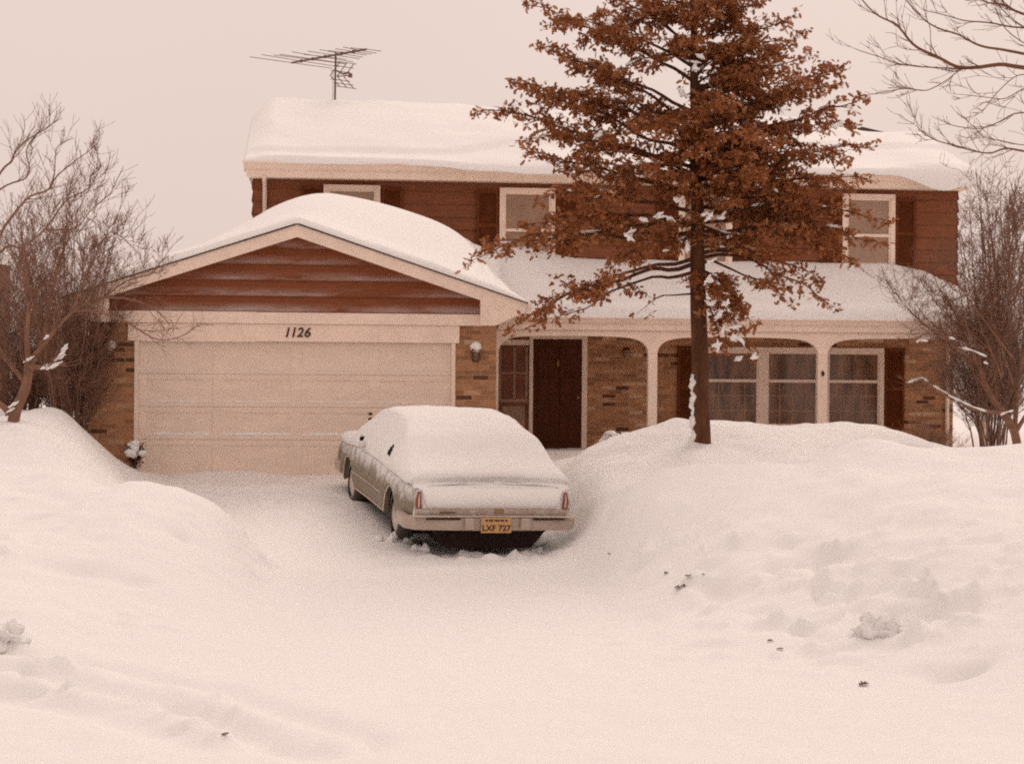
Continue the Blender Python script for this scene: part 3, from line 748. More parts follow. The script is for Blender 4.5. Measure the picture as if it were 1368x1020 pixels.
for i in range(len(ring)-1):
    for k in range(n):
        k2 = (k+1) % n
        if k in (H-1,): continue                       # open underneath between the two sills
        a, b = i*n+k, i*n+k2
        m.f.append((a, b, b+n, a+n)); m.m.append(0)
# front cap
e = (len(ring)-1)*n
m.f.append(tuple(e+k for k in range(n))); m.m.append(0)
body = m.build('body', PAINT, CAR, smooth=True)
md = body.modifiers.new('es', 'EDGE_SPLIT'); md.split_angle = R(38)
# tail panel closing the rear end, slightly recessed between the fender ends
m = MB(); w = body_w(0); bz = belt(0)
tp = [(-.955*w,.36),(.955*w,.36),(1.0*w,.5),(.985*w,.68),(.96*w,bz-.075),(.8*w,bz+.01),(0,bz+.035),(-.8*w,bz+.01),(-.96*w,bz-.075),(-.985*w,.68),(-1.0*w,.5)]
m.prism(tp, -.012, .03); tail = m.build('tail_panel', PAINT_TAIL, CAR, bevel=.012)
# lower rear strip + emblem
m = MB(); m.prism([(-.90,.535),(.90,.535),(.90,.60),(-.90,.60)], -.028, -.013); m.build('rear_trim_strip', CHROME, CAR)
m = MB(); m.box(-.055+.08, .055+.08, -.036, -.0285, .555, .60); m.build('emblem', BRASS, CAR)
m = MB(); m.box(-.62,-.44,-.034,-.0285,.548,.565); m.build('lettering_strip', METAL, CAR)
for s in (-1, 1):
    m = MB(); P = [(.815,.575),(.915,.575),(.925,.70),(.895,.83),(.835,.83)]
    P = [(s*a, b) for a, b in P]; P = P if s > 0 else P[::-1]
    m.prism(P, -.022, -.0125); fr_ = m.build('taillight', CHROME, CAR)
    P = [(.832,.60),(.90,.60),(.908,.70),(.884,.805),(.848,.805)]; P = [(s*a, b) for a, b in P]; P = P if s > 0 else P[::-1]
    MB().prism(P, -.034, -.0225).build('lens', REDLENS, fr_)
    P = [(.860,.62),(.876,.62),(.880,.70),(.872,.785),(.864,.785)]; P = [(s*a, b) for a, b in P]; P = P if s > 0 else P[::-1]
    MB().prism(P, -.040, -.0345).build('lens_bar', CHROMEB, fr_)
# rear bumper wrapping round the corners
def bumper(name, ysgn, yb, z0, z1, w, dep):
    path = [(-w, ysgn*-.50), (-w, ysgn*-.08), (-w+.07, ysgn*.03), (-w*.5, ysgn*.07), (0, ysgn*.085), (w*.5, ysgn*.07), (w-.07, ysgn*.03), (w, ysgn*-.08), (w, ysgn*-.50)]
    sec = [(0,z0),(dep*.8,z0+.01),(dep,z0+(z1-z0)*.35),(dep,z0+(z1-z0)*.8),(dep*.85,z1-.008),(0,z1)]
    mm = MB(); K = len(path); q = len(sec)
    for i, (x, y) in enumerate(path):
        t = Vector((path[min(i+1,K-1)][0]-path[max(i-1,0)][0], path[min(i+1,K-1)][1]-path[max(i-1,0)][1]))
        t.normalize(); nn = Vector((t.y, -t.x))
        if ysgn > 0: nn = -nn
        for d, z in sec: mm.v.append((x+nn.x*d, yb+y+nn.y*d, z))
    for i in range(K-1):
        for k in range(q): mm.f.append((i*q+k, i*q+(k+1) % q, (i+1)*q+(k+1) % q, (i+1)*q+k)); mm.m.append(0)
    mm.f += [tuple(range(q)), tuple((K-1)*q+k for k in range(q))]; mm.m += [0,0]
    return mm.build(name, CHROME, CAR, weld=True)
rb = bumper('rear_bumper', -1, 0, .345, .515, .965, .06)
m = MB(); m.box(-.96,.96,-.155,-.05,.518,.534); m.build('bumper_top_rail', CHROMEB, rb, bevel=.006)
for s in (-.30, .36):
    m = MB(); m.box(s-.055, s+.055, -.20, -.145, .37, .512); m.build('bumper_guard', CHROME, rb, bevel=.015)
for a, b in ((-.80,-.40),(.46,.84)): B(a, b, -.147, -.140, .485, .505).build('bumper_slot', UNDER, rb)
pl = MB().box(-.165,.195,-.188,-.176,.335,.52).build('licence_plate', PLATE, CAR, bevel=.006)
text('LXF 727', .098, pl, 'plate_number', DIGIT, (.015,-.190,.362), 0, .002)
m = MB()
for x, ww in ((-.10,.03),(-.05,.05),(.02,.06),(.08,.04),(.13,.03)): m.box(x-ww/2,x+ww/2,-.1905,-.1885,.475,.497)
m.build('plate_heading', DIGIT, pl)
fb = bumper('front_bumper', 1, L_, .36, .53, .90, .06)
for s in (-1, 1):
    m = MB(); m.blob((s*.86, L_-.02, .62), (.05,.07,.06), s, amp=.05, nu=10, nv=6); m.build('headlight', CHROMEB, CAR, smooth=True)
    m = MB(); m.tube([(s*(body_w(y)+.004), y, .54) for y in np.linspace(1.72, 3.72, 12)], .011, 5); m.build('side_trim', CHROMEB, CAR)
    m = MB(); m.tube([(s*(body_w(y)*.96+.004), y, .315) for y in np.linspace(1.70, 3.75, 10)], .016, 5); m.build('rocker_trim', CHROMEB, CAR)
    for c in (RA, FA):
        m = MB(); m.tube([(s*(body_w(c+.43*math.sin(a))*.962+.006), c+.43*math.sin(a), .30+.43*math.cos(a)*.92) for a in np.linspace(-1.5,1.5,16)], .012, 5)
        m.build('arch_trim', CHROMEB, CAR)
        # wheel
        ox = s*.80; tw = .19
        m = MB(); K = 26; pr = [(-tw/2,.24),(-tw/2,.30),(-tw/2+.03,.335),(tw/2-.03,.335),(tw/2,.30),(tw/2,.24)]
        for i in range(K):
            a = 2*math.pi*i/K
            for d, r in pr: m.v.append((ox+d*1.0, c+r*math.cos(a), .335+r*math.sin(a)))
        q = len(pr)
        for i in range(K):
            for k in range(q-1): m.f.append((i*q+k, ((i+1) % K)*q+k, ((i+1) % K)*q+k+1, i*q+k+1)); m.m.append(0)
        wh = m.build('wheel', RUBBER, CAR, smooth=True)
        m = MB(); X = ox+s*tw/2*.7; ring_ = [(X, c+.245*math.cos(a), .335+.245*math.sin(a)) for a in np.linspace(0,2*math.pi,22,endpoint=False)]
        r2 = [(X+s*.03, c+.16*math.cos(a), .335+.16*math.sin(a)) for a in np.linspace(0,2*math.pi,22,endpoint=False)]
        m.add(ring_+r2+[(X+s*.035,c,.335)], [(i,(i+1)%22,(i+1)%22+22,i+22) for i in range(22)]+[(i+22,(i+1)%22+22,44) for i in range(22)])
        m.build('hubcap', CHROMEB, wh, smooth=True)
m = MB(); m.box(-.70,.70,.14,L_-.2,.30,.55); m.box(-.68,.68,.5,4.9,.22,.31); m.box(-.9,.9,1.75,3.7,.30,.5); m.box(-.88,.88,.05,.75,.36,.6); m.prism([(-.50,.10),(.52,.10),(.72,.36),(-.66,.36)], .12, .95); m.box(-.80,.80,1.05,1.4,.12,.36); m.box(-.85,.85,4.75,5.2,.36,.6); m.build('underbody_and_shade', UNDER, CAR)  # floor pan, tank and axle; dark tapered block also stands for deep shadow
m = MB(); m.tube([(-.45,-.02,.27),(-.45,.9,.28)], .03, 8); m.build('tailpipe', UNDER, CAR)
# cabin: pillars and roof with glass all round, then the snow lying on it
CB = [(.70,.0),(.95,.15),(1.28,.33),(1.55,.43),(1.85,.468),(2.5,.475),(2.95,.455),(3.3,.36),(3.65,.13),(3.85,.0)]
cy, ch = zip(*CB)
def cab_h(y): return float(np.mean([np.interp(y+d, cy, ch) for d in np.linspace(-.22,.22,9)]))*(1.06)
def cabin(off, ylo, yhi, ny, nk, fn=None):
    V = []
    for i in range(ny+1):
        y = ylo+(yhi-ylo)*i/ny
        h = cab_h(y); bz = belt(y); w0 = body_w(y)*.93; w1 = w0-.07-.36*h
        rowv = []
        for k in range(nk+1):
            t = k/nk*2-1; a = abs(t); sg = 1 if t > 0 else -1
            if a > .62: q = (a-.62)/.38; x = w1+(w0-w1)*q; z = bz+h*(1-q)**.92
            else: q = a/.62; x = w1*q; z = bz+h+.03*(1-q*q)*(h/.47)
            rowv.append((sg*x, y, z))
        V.append(rowv)
    return V
def shell(V):
    m = MB(); n = len(V[0])
    for r_ in V: m.v += r_
    for i in range(len(V)-1):
        for k in range(n-1): m.f.append((i*n+k, i*n+k+1, (i+1)*n+k+1, (i+1)*n+k)); m.m.append(0)
    return m
shell(cabin(0, .84, 3.85, 40, 26)).build('cabin', mat_frosted('pillar_paint_with_frost', (.165,.128,.070), -.45, .95, .9), CAR, smooth=True)
FROST = mat_frosted('frosted_glass', (.10,.06,.045), -.55, 1.9, .60, .5, 5.0)
def glass(name, y0, y1, k0, k1, matl=None):
    V = cabin(0, .84, 3.85, 40, 26); m = MB(); sub = []
    for i in range(41):
        y = .84+3.01*i/40
        if y0 <= y <= y1: sub.append([(p[0]*1.012, p[1], p[2]+.012) for p in V[i][k0:k1+1]])
    return shell(sub).build(name, matl or CARGLASS, CAR, smooth=True)
glass('rear_window', .92, 1.8, 6, 20); glass('windscreen', 3.25, 3.8, 6, 20)
for k0, k1 in ((1,4),(22,25)):
    glass('side_window', 1.38, 2.12, k0, k1, FROST); glass('side_window', 2.22, 3.3, k0, k1, FROST)
MB().blob((-.97,3.15,.98),(.05,.07,.055),2,amp=.05,nu=10,nv=7).build('side_mirror', CHROME, CAR, smooth=True)
for cyy, czz, ra, rb_ in ((1.62, 1.10, .10, .075), (3.14, 1.06, .10, .05)):
    m = MB(); h = cab_h(cyy); w0 = body_w(cyy)*.93; ring_ = []
    for k in range(14):
        a = 2*math.pi*k/14; q = 1+.35*noise.noise(Vector((math.cos(a)*1.5, math.sin(a)*1.5, cyy)))
        yy = cyy+ra*q*math.cos(a); zz = czz+rb_*q*math.sin(a); hh = cab_h(yy); bz = belt(yy); wb = body_w(yy)*.93; wt = wb-.07-.36*hh
        t = min(1, max(0, (zz-bz)/max(.05, hh)))**(1/.92); ring_.append((-(wb+(wt-wb)*t)*1.012-.012, yy, zz))
    m.add(ring_, [tuple(range(13,-1,-1))]); m.build('cleared_glass', CARGLASS, CAR)
# snow blanket
def car_snow():
    m = MB(); ny, nk = 190, 72; V = []
    for i in range(ny+1):
        y = .42+(L_-.485)*i/ny
        h = cab_h(y) if .48 <= y <= 4.07 else 0
        bz = belt(y); w0 = body_w(y)*.955; wr = w0-.07-.36*h if h else w0*.97
        deck = 0 if y > 1.2 else 1
        rowv = []
        for k in range(nk+1):
            t = k/nk*2-1; a = abs(t); sg = 1 if t > 0 else -1
            # flat part then flank
            if a > .66: q = (a-.66)/.34; x = wr+(w0-wr)*q; z = bz+h*(1-q)**.92+.02
            else: q = a/.66; x = wr*q; z = bz+h+.03*(1-q*q)*(h/.47 if h else 1)+.012
            x *= sg
            fl = max(0, (a-.60)/.40)
            th = .09*(1-.62*fl**.8)
            nzv = noise.noise(Vector((x*2.2, y*2.2, 4.)))*.02+noise.noise(Vector((x*7, y*7, 1.)))*.008
            # rear window: snow slides down and leaves a shallow furrow above the deck
            th += .07*math.exp(-((y-.50)/.26)**2)*(1-fl)
            fillet = .10*math.exp(-((y-1.0)/.34)**2)*(1-fl*.6)+.11*math.exp(-((y-3.8)/.3)**2)*(1-fl)
            th += fillet + nzv*(1-.4*fl)
            e2 = min(1, max(0, (L_-.065-y))/.2); th *= math.sqrt(max(0,1-(1-e2)**2))*.97+.03
            if a >= .999: th = .004
            if a > .88: z -= .065*((a-.88)/.12)**2
            nx = sg*fl*.75
            rowv.append((x+nx*max(th,.004), y, z+max(th,.004)*(1-.5*fl)))
        V.append(rowv)
    # rear edge: the window snow ends in an overhanging lip above a shadowed furrow,
    # below it more snow is plastered down over the tail panel between the lights
    bz0 = belt(0); extra = []
    for (yy, zf, zt) in [(.27,.93,0),(.17,.80,0),(.125,.62,0),(.14,.44,0),(.205,.34,0),(.215,.20,0),(.12,.14,0),(.02,.05,0),(-.05,0,-.035),(-.085,0,-.10),(-.09,0,-.17),(-.06,0,-.235),(-.015,0,-.262)]:
        rowv = []
        for k in range(nk+1):
            x0, y0, z0 = V[0][k]; x = max(-.90, min(.90, x0)); top = max(.015, z0-bz0)
            wv = .03*math.sin(x*3.1+.8)+.025*noise.noise(Vector((x*3, 1, 2))); inn = sm(.86-abs(x), 0, .10); deep = .35+.65*sm(x, -.85, -.45)*(1-.6*sm(x, .1, .8))
            y = yy+(wv if yy > .05 else wv*.3)
            if yy > .06: y = (y if zf > .5 else .10+(y-.10)*deep)
            z = bz0+top*zf+zt+.012*noise.noise(Vector((x*5, zf*4, zt*20)))
            if yy < .05:
                y = y*inn+(.0)*(1-inn); z = z*inn+(bz0-.02+.05*zf)*(1-inn)
            if abs(x0) > .90: x = x0 if zf > .3 else x0*.98
            rowv.append((x, y, z))
        extra.append(rowv)
    V = extra[::-1]+V; ny += len(extra)
    n = nk+1
    for r_ in V: m.v += r_
    for i in range(ny):
        for k in range(nk):
            c = [V[i][k], V[i][k+1], V[i+1][k+1], V[i+1][k]]
            cx = sum(p[0] for p in c)/4; cyy = sum(p[1] for p in c)/4; cz = sum(p[2] for p in c)/4
            hole = False
            kk = abs((k+.5)/nk*2-1)
            if .72 < kk+.03*noise.noise(Vector((cyy*6, cz*6, 3))) < .93 and 1.42 < cyy+.05*noise.noise(Vector((cyy*5, cz*9, 8))) < 3.22: hole = True
            if cx < 0:
                d1 = math.hypot((cyy-1.60)/.12, (cz-1.075)/.08)+noise.noise(Vector((cyy*9, cz*9, 0)))*.4
                d2 = math.hypot((cyy-3.42)/.13, (cz-1.03)/.05)+noise.noise(Vector((cyy*9, cz*9, 5)))*.4
                hole = d1 < 1 or d2 < 1
            if not hole: m.f.append((i*n+k, i*n+k+1, (i+1)*n+k+1, (i+1)*n+k)); m.m.append(0)
    o = m.build('car_snow', SNOWR, None, smooth=True)
    o.matrix_world = Matrix.LocRotScale(CAR.location, CAR.rotation_euler.to_quaternion(), CAR.scale)
    return tag(o, 'smooth thick snow lying over the roof, windows, hood and trunk of the sedan', 'snow')
car_snow()

# ------------------------------------------------------------------ trees
def leaf_poly(c, d, up, L, w, out):
    # lobed oak leaf: one polygon, slightly cupped
    s = d.cross(up)
    if s.length < 1e-5: s = d.orthogonal()
    s.normalize(); nrm = s.cross(d)
    prof_ = [(0,.06),(.22,.34),(.32,.13),(.50,.50),(.60,.16),(.78,.36),(1,.0)]
    b = len(out.v); cup = random.uniform(-.25,.25)*L
    for t, h in prof_:
        p = c+d*(t*L)+s*(h*w)+nrm*(cup*t*(1-t)*2+h*.3*w); out.v.append((p.x,p.y,p.z))
    for t, h in prof_[-2:0:-1]:
        p = c+d*(t*L)-s*(h*w)+nrm*(cup*t*(1-t)*2+h*.3*w); out.v.append((p.x,p.y,p.z))
    out.f.append(tuple(range(b, len(out.v)))); out.m.append(0)

def bez(p0, p1, p2, n):
    return [p0*(1-t)**2+p1*(2*t*(1-t))+p2*t*t for t in (i/n for i in range(n+1))]
def wob(pts, a, s):
    out = []
    for i, p in enumerate(pts):
        k = a*min(1, i/2)
        out.append(p+Vector((noise.noise(p*s), noise.noise(p*s+Vector((9,0,0))), noise.noise(p*s+Vector((0,9,0)))))*k)
    return out

OY = 25.2
ob_ = at(938, 597, OY); ob_.z = gz(ob_.x, OY)-.15
OAK = empty('oak_tree', ob_, 0, 'oak still holding its russet dead leaves, standing in the bank before the porch', 'tree')
def tl(p): return Vector(p)-ob_
trunk_px = [(938,612),(937,560),(936,500),(934,440),(933,380),(932,320),(931,250),(929,180),(927,100),(926,20),(924,-60),(923,-150)]
tr_r = [.135,.125,.118,.112,.106,.095,.083,.070,.056,.042,.028,.008]
tp3 = [at(a, b, OY) for a, b in trunk_px]
m = MB(); pts = []; rr = []
for i in range(len(tp3)-1):
    for k in range(5):
        t = k/5; p = tp3[i].lerp(tp3[i+1], t); pts.append(tl(p+Vector((noise.noise(p*1.3),noise.noise(p*1.3+Vector((5,0,0))),0))*.02)); rr.append(tr_r[i]*(1-t)+tr_r[i+1]*t)
pts.append(tl(tp3[-1])); rr.append(.006)
m.tube(pts, rr, 12); m.build('trunk', BARK, OAK, smooth=True)
def trunk_at(py):
    for (a, b), (c, d) in zip(trunk_px[:-1], trunk_px[1:]):
        if b >= py >= d: t = (b-py)/(b-d); return at(a+(c-a)*t, py, OY)
    return at(924, py, OY)
limbs = MB(); leaves = MB(); osnow = MB()
rnd = random.Random(5)
def strip(mb, p, d, L, r_, rg):
    # a ragged ridge of snow lying along a twig
    n = 7; d = d.normalized(); pts = []; rr = []
    for i in range(n+1):
        t = i/n; q = p+d*(L*(t-.5))+Vector((rg.uniform(-1,1), rg.uniform(-1,1), rg.uniform(-.4,.8)))*r_*.35
        pts.append(q); rr.append(r_*(.25+math.sin(math.pi*min(1,max(0,t)))*.75)*rg.uniform(.6,1.25))
    mb.tube(pts, rr, 7)
def rv(a=1.): return Vector((rnd.uniform(-a,a), rnd.uniform(-a,a), rnd.uniform(-a,a)))
def leaf_cluster(p, n, rad, sz=1.0, hang=.45):
    for _ in range(n):
        d = Vector((rnd.gauss(0,1), rnd.gauss(0,1), rnd.gauss(-hang,.7))); d.normalize()
        c = p+rv(rad)
        leaf_poly(tl(c), d, rv().normalized(), rnd.uniform(.050,.105)*sz, rnd.uniform(.04,.075)*sz, leaves)
def twig(p, d, L, r, leafy, lv=0):
    n = 4; pts = [p]; q = p.copy(); dd = d.copy()
    for i in range(n):
        dd = (dd+rv(.22)+Vector((0,0,-.03))).normalized(); q = q+dd*(L/n); pts.append(q.copy())
    limbs.tube([tl(x) for x in pts], [r*(1-i/(n+1)) for i in range(n+1)], 4, cap=False)
    for i in range(1, n+1):
        if rnd.random() < leafy*(.17 if i < 3 else .63): leaf_cluster(pts[i], rnd.randint(2,5), .055)
    if rnd.random() < leafy: leaf_cluster(pts[-1], 5, .055)
    if lv > 0:
        for i in range(1, n+1):
            s = Vector((dd.y, -dd.x, 0))*(1 if i % 2 else -1)
            twig(pts[i], (dd*.8+s*rnd.uniform(.4,1)+rv(.35)).normalized(), L*rnd.uniform(.35,.6), r*.6, leafy, lv-1)
    if rnd.random() < .03: strip(osnow, tl(pts[2]+Vector((0,0,.02))), d, rnd.uniform(.08,.16), .016, rnd)
def limb(py, ex, ey, dep, r=.03, leafy=.85, sag=.0, start=.28, dens=1.0):
    p0 = trunk_at(py); p2 = p0.lerp(at(ex, ey, OY+dep), .95); L = (p2-p0).length
    mid = p0.lerp(p2, rnd.uniform(.38,.6))+Vector((0,0,(.09+sag)*L))
    n = max(6, int(L/.16)); pts = wob(bez(p0, mid, p2, n), .10, 2.1); pts[0] = p0
    limbs.tube([tl(x) for x in pts], [r*(1-.85*i/n) for i in range(n+1)], 6, cap=False)
    step = max(1, int(1/dens))
    for i in range(n+1):
        t = i/n
        if t < start: continue
        d = (pts[min(i+1,n)]-pts[max(i-1,0)]).normalized()
        s = Vector((d.y, -d.x, 0)).normalized()
        for sg in ((1,-1) if rnd.random() < dens else (rnd.choice((1,-1)),)):
            ln = L*rnd.uniform(.13,.25)*(1.12-t)+.08
            dd = (d*rnd.uniform(.5,1)+s*sg*rnd.uniform(.5,1.1)+Vector((0,0,rnd.uniform(-.38,.45)))).normalized()
            twig(pts[i]+rv(.01), dd, ln, r*.38*(1-.5*t), leafy, 1 if ln > .24 and rnd.random() < .8 else 0)
        if rnd.random() < .09*leafy and 0 < i < n: strip(osnow, tl(pts[i]+Vector((0,0,.012+r*(1-.8*t)))), d, rnd.uniform(.10,.26), .022, rnd)
# limbs sighted in the photograph: start row on the trunk, tip column/row, depth, radius
for a in [(330,612,345,.3,.030,.55,.05,.45,.6),(352,668,440,-.5,.034,.8,.02,.5,.8),(345,705,430,-1.0,.03,.85,.05,.5,.8),(365,740,432,-.2,.028,.75,.06,.45,.8),(395,850,418,-.8,.016,.12,.05,.5,.4),
          (318,640,325,-.6,.030,.8,.0,.4,.9),(300,690,300,.9,.030,.9,.03,.3,1),(285,720,262,-.9,.03,.9,.04,.3,1),(265,700,205,.4,.032,.9,-.02,.3,1),(262,770,215,-.9,.026,.9,0,.3,1),(300,760,330,1.0,.03,.95,.06,.25,1),(310,800,370,-1.1,.028,.9,.08,.3,1),
          (235,632,142,.2,.034,.85,-.03,.3,1),(225,690,178,-.9,.030,.9,-.02,.3,1),(215,690,112,.8,.030,.85,-.05,.3,1),(180,678,105,-.2,.030,.88,-.04,.3,1),(160,730,62,.8,.026,.85,-.05,.3,1),(150,715,60,-.5,.026,.9,-.05,.35,1),
          (110,702,0,.1,.026,.9,-.05,.3,1),(90,740,15,-.8,.024,.9,-.05,.3,1),(60,745,-40,.5,.022,.9,-.04,.25,1),(70,800,-40,-.7,.022,.9,-.04,.25,1),(20,790,-70,.2,.02,.9,0,.2,1),(-20,830,-110,.2,.016,.9,0,.2,1),
          (345,1125,408,.2,.026,.85,.10,.4,.8),(340,1105,372,-.6,.028,.85,.08,.35,.9),(352,1060,402,-.9,.024,.7,.08,.45,.7),(318,1185,322,.3,.030,.9,.05,.3,1),(310,1150,345,-.7,.03,.9,.06,.3,1),(300,1120,300,.9,.028,.95,.03,.25,1),(290,1190,292,-.2,.03,.9,.03,.3,1),
          (262,1165,238,.4,.030,.9,.0,.3,1),(255,1140,255,-.9,.028,.95,.02,.25,1),(240,1168,190,.1,.030,.88,-.01,.3,1),(225,1130,205,-.9,.026,.9,0,.25,1),(205,1165,132,.2,.028,.85,-.03,.35,1),(200,1150,160,-.6,.026,.9,-.01,.3,1),
          (180,1132,85,.5,.026,.88,-.03,.3,1),(165,1120,112,-.6,.026,.9,-.02,.25,1),(130,1080,45,.4,.024,.9,-.04,.25,1),(125,1085,75,-.6,.024,.95,-.03,.2,1),(90,1068,20,-.2,.022,.9,-.04,.25,1),(60,1045,-20,.5,.02,.95,-.04,.2,1),(30,1010,-60,-.4,.02,.95,-.03,.2,1),(0,985,-110,.2,.016,.9,0,.2,1)]:
    limb(*a)
# limbs toward and away from the viewer fill the crown
for k in range(76):
    py = rnd.uniform(-70, 335) if k < 60 else rnd.uniform(-80, 335); rad = (1.0+1.3*sm(py,-60,190))*(1-.12*sm(py,250,330))
    az = rnd.uniform(0, 2*math.pi) if k % 2 else rnd.uniform(-1.3, 1.3); Lr = rad*rnd.uniform(.45,.95)
    if k >= 60: az = rnd.uniform(-2.5, -.6); Lr *= .8
    dx = math.cos(az)*Lr*100*.80; dy_ = math.sin(az)*Lr
    rise = rnd.uniform(-35, 12)*Lr+(18*Lr if py > 270 else 0)
    limb(py, 928+dx, py+rise, dy_, .022 if k < 60 else .014, .92, rnd.uniform(-.05,.04), .25 if k < 60 else .08, 1)
# leafy sprays hanging beside the trunk, carrying snow
for a in [(368,1005,470,-.45,.02,1,.12,.15,1),(372,985,440,-.6,.02,1,.10,.1,1),(380,960,470,-.5,.018,1,.05,.15,1),(365,1010,430,-.2,.02,.95,.12,.2,1),(375,975,400,-.7,.018,1,.10,.15,1),(362,990,405,.3,.018,1,.1,.2,1)]:
    limb(*a)
for px, py in [(955,440),(968,443),(980,450),(990,456),(985,438),(962,422),(1008,478),(950,402),(972,405),(955,388),(985,478),(960,460),(948,450),(945,372),(950,350),(860,292),(848,300),(880,288),(872,302),(898,292),(845,312),(838,318),(900,325),(915,330),(880,237),(878,250),(930,85),(928,92),(933,78),(910,126),(965,290),(945,288),(900,165),(1010,180),(1000,172),(1015,196),(815,30),(1120,165),(800,180),(870,240),(905,265)]:
    p = at(px, py, OY-.75+rnd.uniform(-.15,.1)); 
    if rnd.random() < .3: continue
    for _ in range(2): strip(osnow, tl(p+rv(.03)), Vector((rnd.uniform(-1,1), rnd.uniform(-.5,.5), rnd.uniform(-.7,.7))), rnd.uniform(.08,.20), rnd.uniform(.018,.040), rnd)
limbs.build('branch', BARK, OAK, smooth=True)
leaves.build('leaves', LEAF, OAK)
so = osnow.build('branch_snow', SNOW, None, smooth=True); so.location = ob_
tag(so, 'small white clumps of snow caught among the russet oak leaves', 'snow', kind='stuff')
# snow plastered up the windward side of the oak trunk
m = MB(); P = []
for k in range(40):
    t = k/39; py = 500+105*t; q = at(937-12+1.5*t, py, OY-.05+.02*math.sin(k)); P.append(q)
m.tube([tl(p)+Vector((.012*math.sin(i*1.9)+.012*math.sin(i*.7),0,0)) for i, p in enumerate(P)], [.012+.030*abs(math.sin(i*.33+.4))+.012*(i/39) for i in range(40)], 8)
o = m.build('trunk_snow', SNOW, None, smooth=True); o.location = ob_
tag(o, 'strip of snow plastered up the left side of the oak trunk', 'snow')

# ---- bare trees
def grow(m, p, d, L, r, lv, rg, up=.12, spread=.7, minr=.0035, kids=(3,5)):
    n = 5 if lv else 4; pts = [p.copy()]; q = p.copy(); dd = d.normalized()
    for i in range(n):
        dd = (dd+Vector((rg.uniform(-.2,.2), rg.uniform(-.2,.2), rg.uniform(-.14,.2)+up*.5))).normalized()
        q = q+dd*(L/n); pts.append(q.copy())
    m.tube(pts, [max(minr*.7, r*(1-.7*i/n)) for i in range(n+1)], 5 if r > .012 else 4 if r > .006 else 3, cap=False)
    if lv <= 0: return
    for k in range(rg.randint(*kids)):
        i = rg.randint(1, n); b = (pts[i]-pts[i-1]).normalized()
        s = Vector((rg.gauss(0,1), rg.gauss(0,1), rg.gauss(.1,.8))).normalized()
        grow(m, pts[i], (b*(1-spread*.55)+s*spread*.75+Vector((0,0,up))).normalized(), L*rg.uniform(.45,.75), max(minr, r*rg.uniform(.4,.58)), lv-1, rg, up, spread, minr, kids)
def guided(m, pl, r0, r1, rg, lv, tw, up=.12, dens=1.0, start=.15, spread=.7, minr=.0035):
    # a limb through surveyed points, then twigs grown off it
    P = [Vector(q) for q in pl]
    pts = []
    for i in range(len(P)-1):
        a = P[max(i-1,0)]; b = P[i]; c = P[i+1]; d = P[min(i+2,len(P)-1)]
        for k in range(4):
            t = k/4; pts.append(.5*((2*b)+(c-a)*t+(2*a-5*b+4*c-d)*t*t+(3*b-a-3*c+d)*t**3))
    pts.append(P[-1]); pts = wob(pts, .025, 3.3); n = len(pts)-1
    m.tube(pts, [r0+(r1-r0)*i/n for i in range(n+1)], 7 if r0 > .03 else 5, cap=False)
    for i in range(1, n+1):
        if i/n < start: continue
        cnt = int(dens)+(1 if rg.random() < dens-int(dens) else 0)
        for k in range(cnt):
            b = (pts[i]-pts[i-1]).normalized(); s = Vector((rg.gauss(0,1), rg.gauss(0,1), rg.gauss(.15,.7))).normalized()
            rr_ = max(minr, (r0+(r1-r0)*i/n)*rg.uniform(.35,.55))
            grow(m, pts[i], b*(1-spread*.5)+s*spread*.8+Vector((0,0,up)), tw*rg.uniform(.5,1.2), min(rr_,.014), lv, rg, up, spread, minr)
    return pts
def bare_tree(name, root, label, cat, trunks, branches, matl, seed, group=None):
    # trunks/branches: dicts of guided() arguments
    rg = random.Random(seed); E_ = empty(name, root, 0, label, cat, group); E_['x'] = 0; del E_['x']
    mt_, mb_ = MB(), MB()
    for k in trunks: guided(mt_, rg=rg, **k)
    for k in branches: guided(mb_, rg=rg, **k)
    for mm, nm in ((mt_, 'trunk'), (mb_, 'branch')):
        if mm.v:
            mm.v = [tuple(Vector(v)-root) for v in mm.v]; mm.build(nm, matl, E_, smooth=True)
    return E_
Y0 = 25.2
root = at(17, 566, Y0); root.z = gz(root.x, Y0)-.1
T = lambda pl, r0, r1, lv=0, tw=.5, **k: dict(pl=pl, r0=r0, r1=r1, lv=lv, tw=tw, **k)
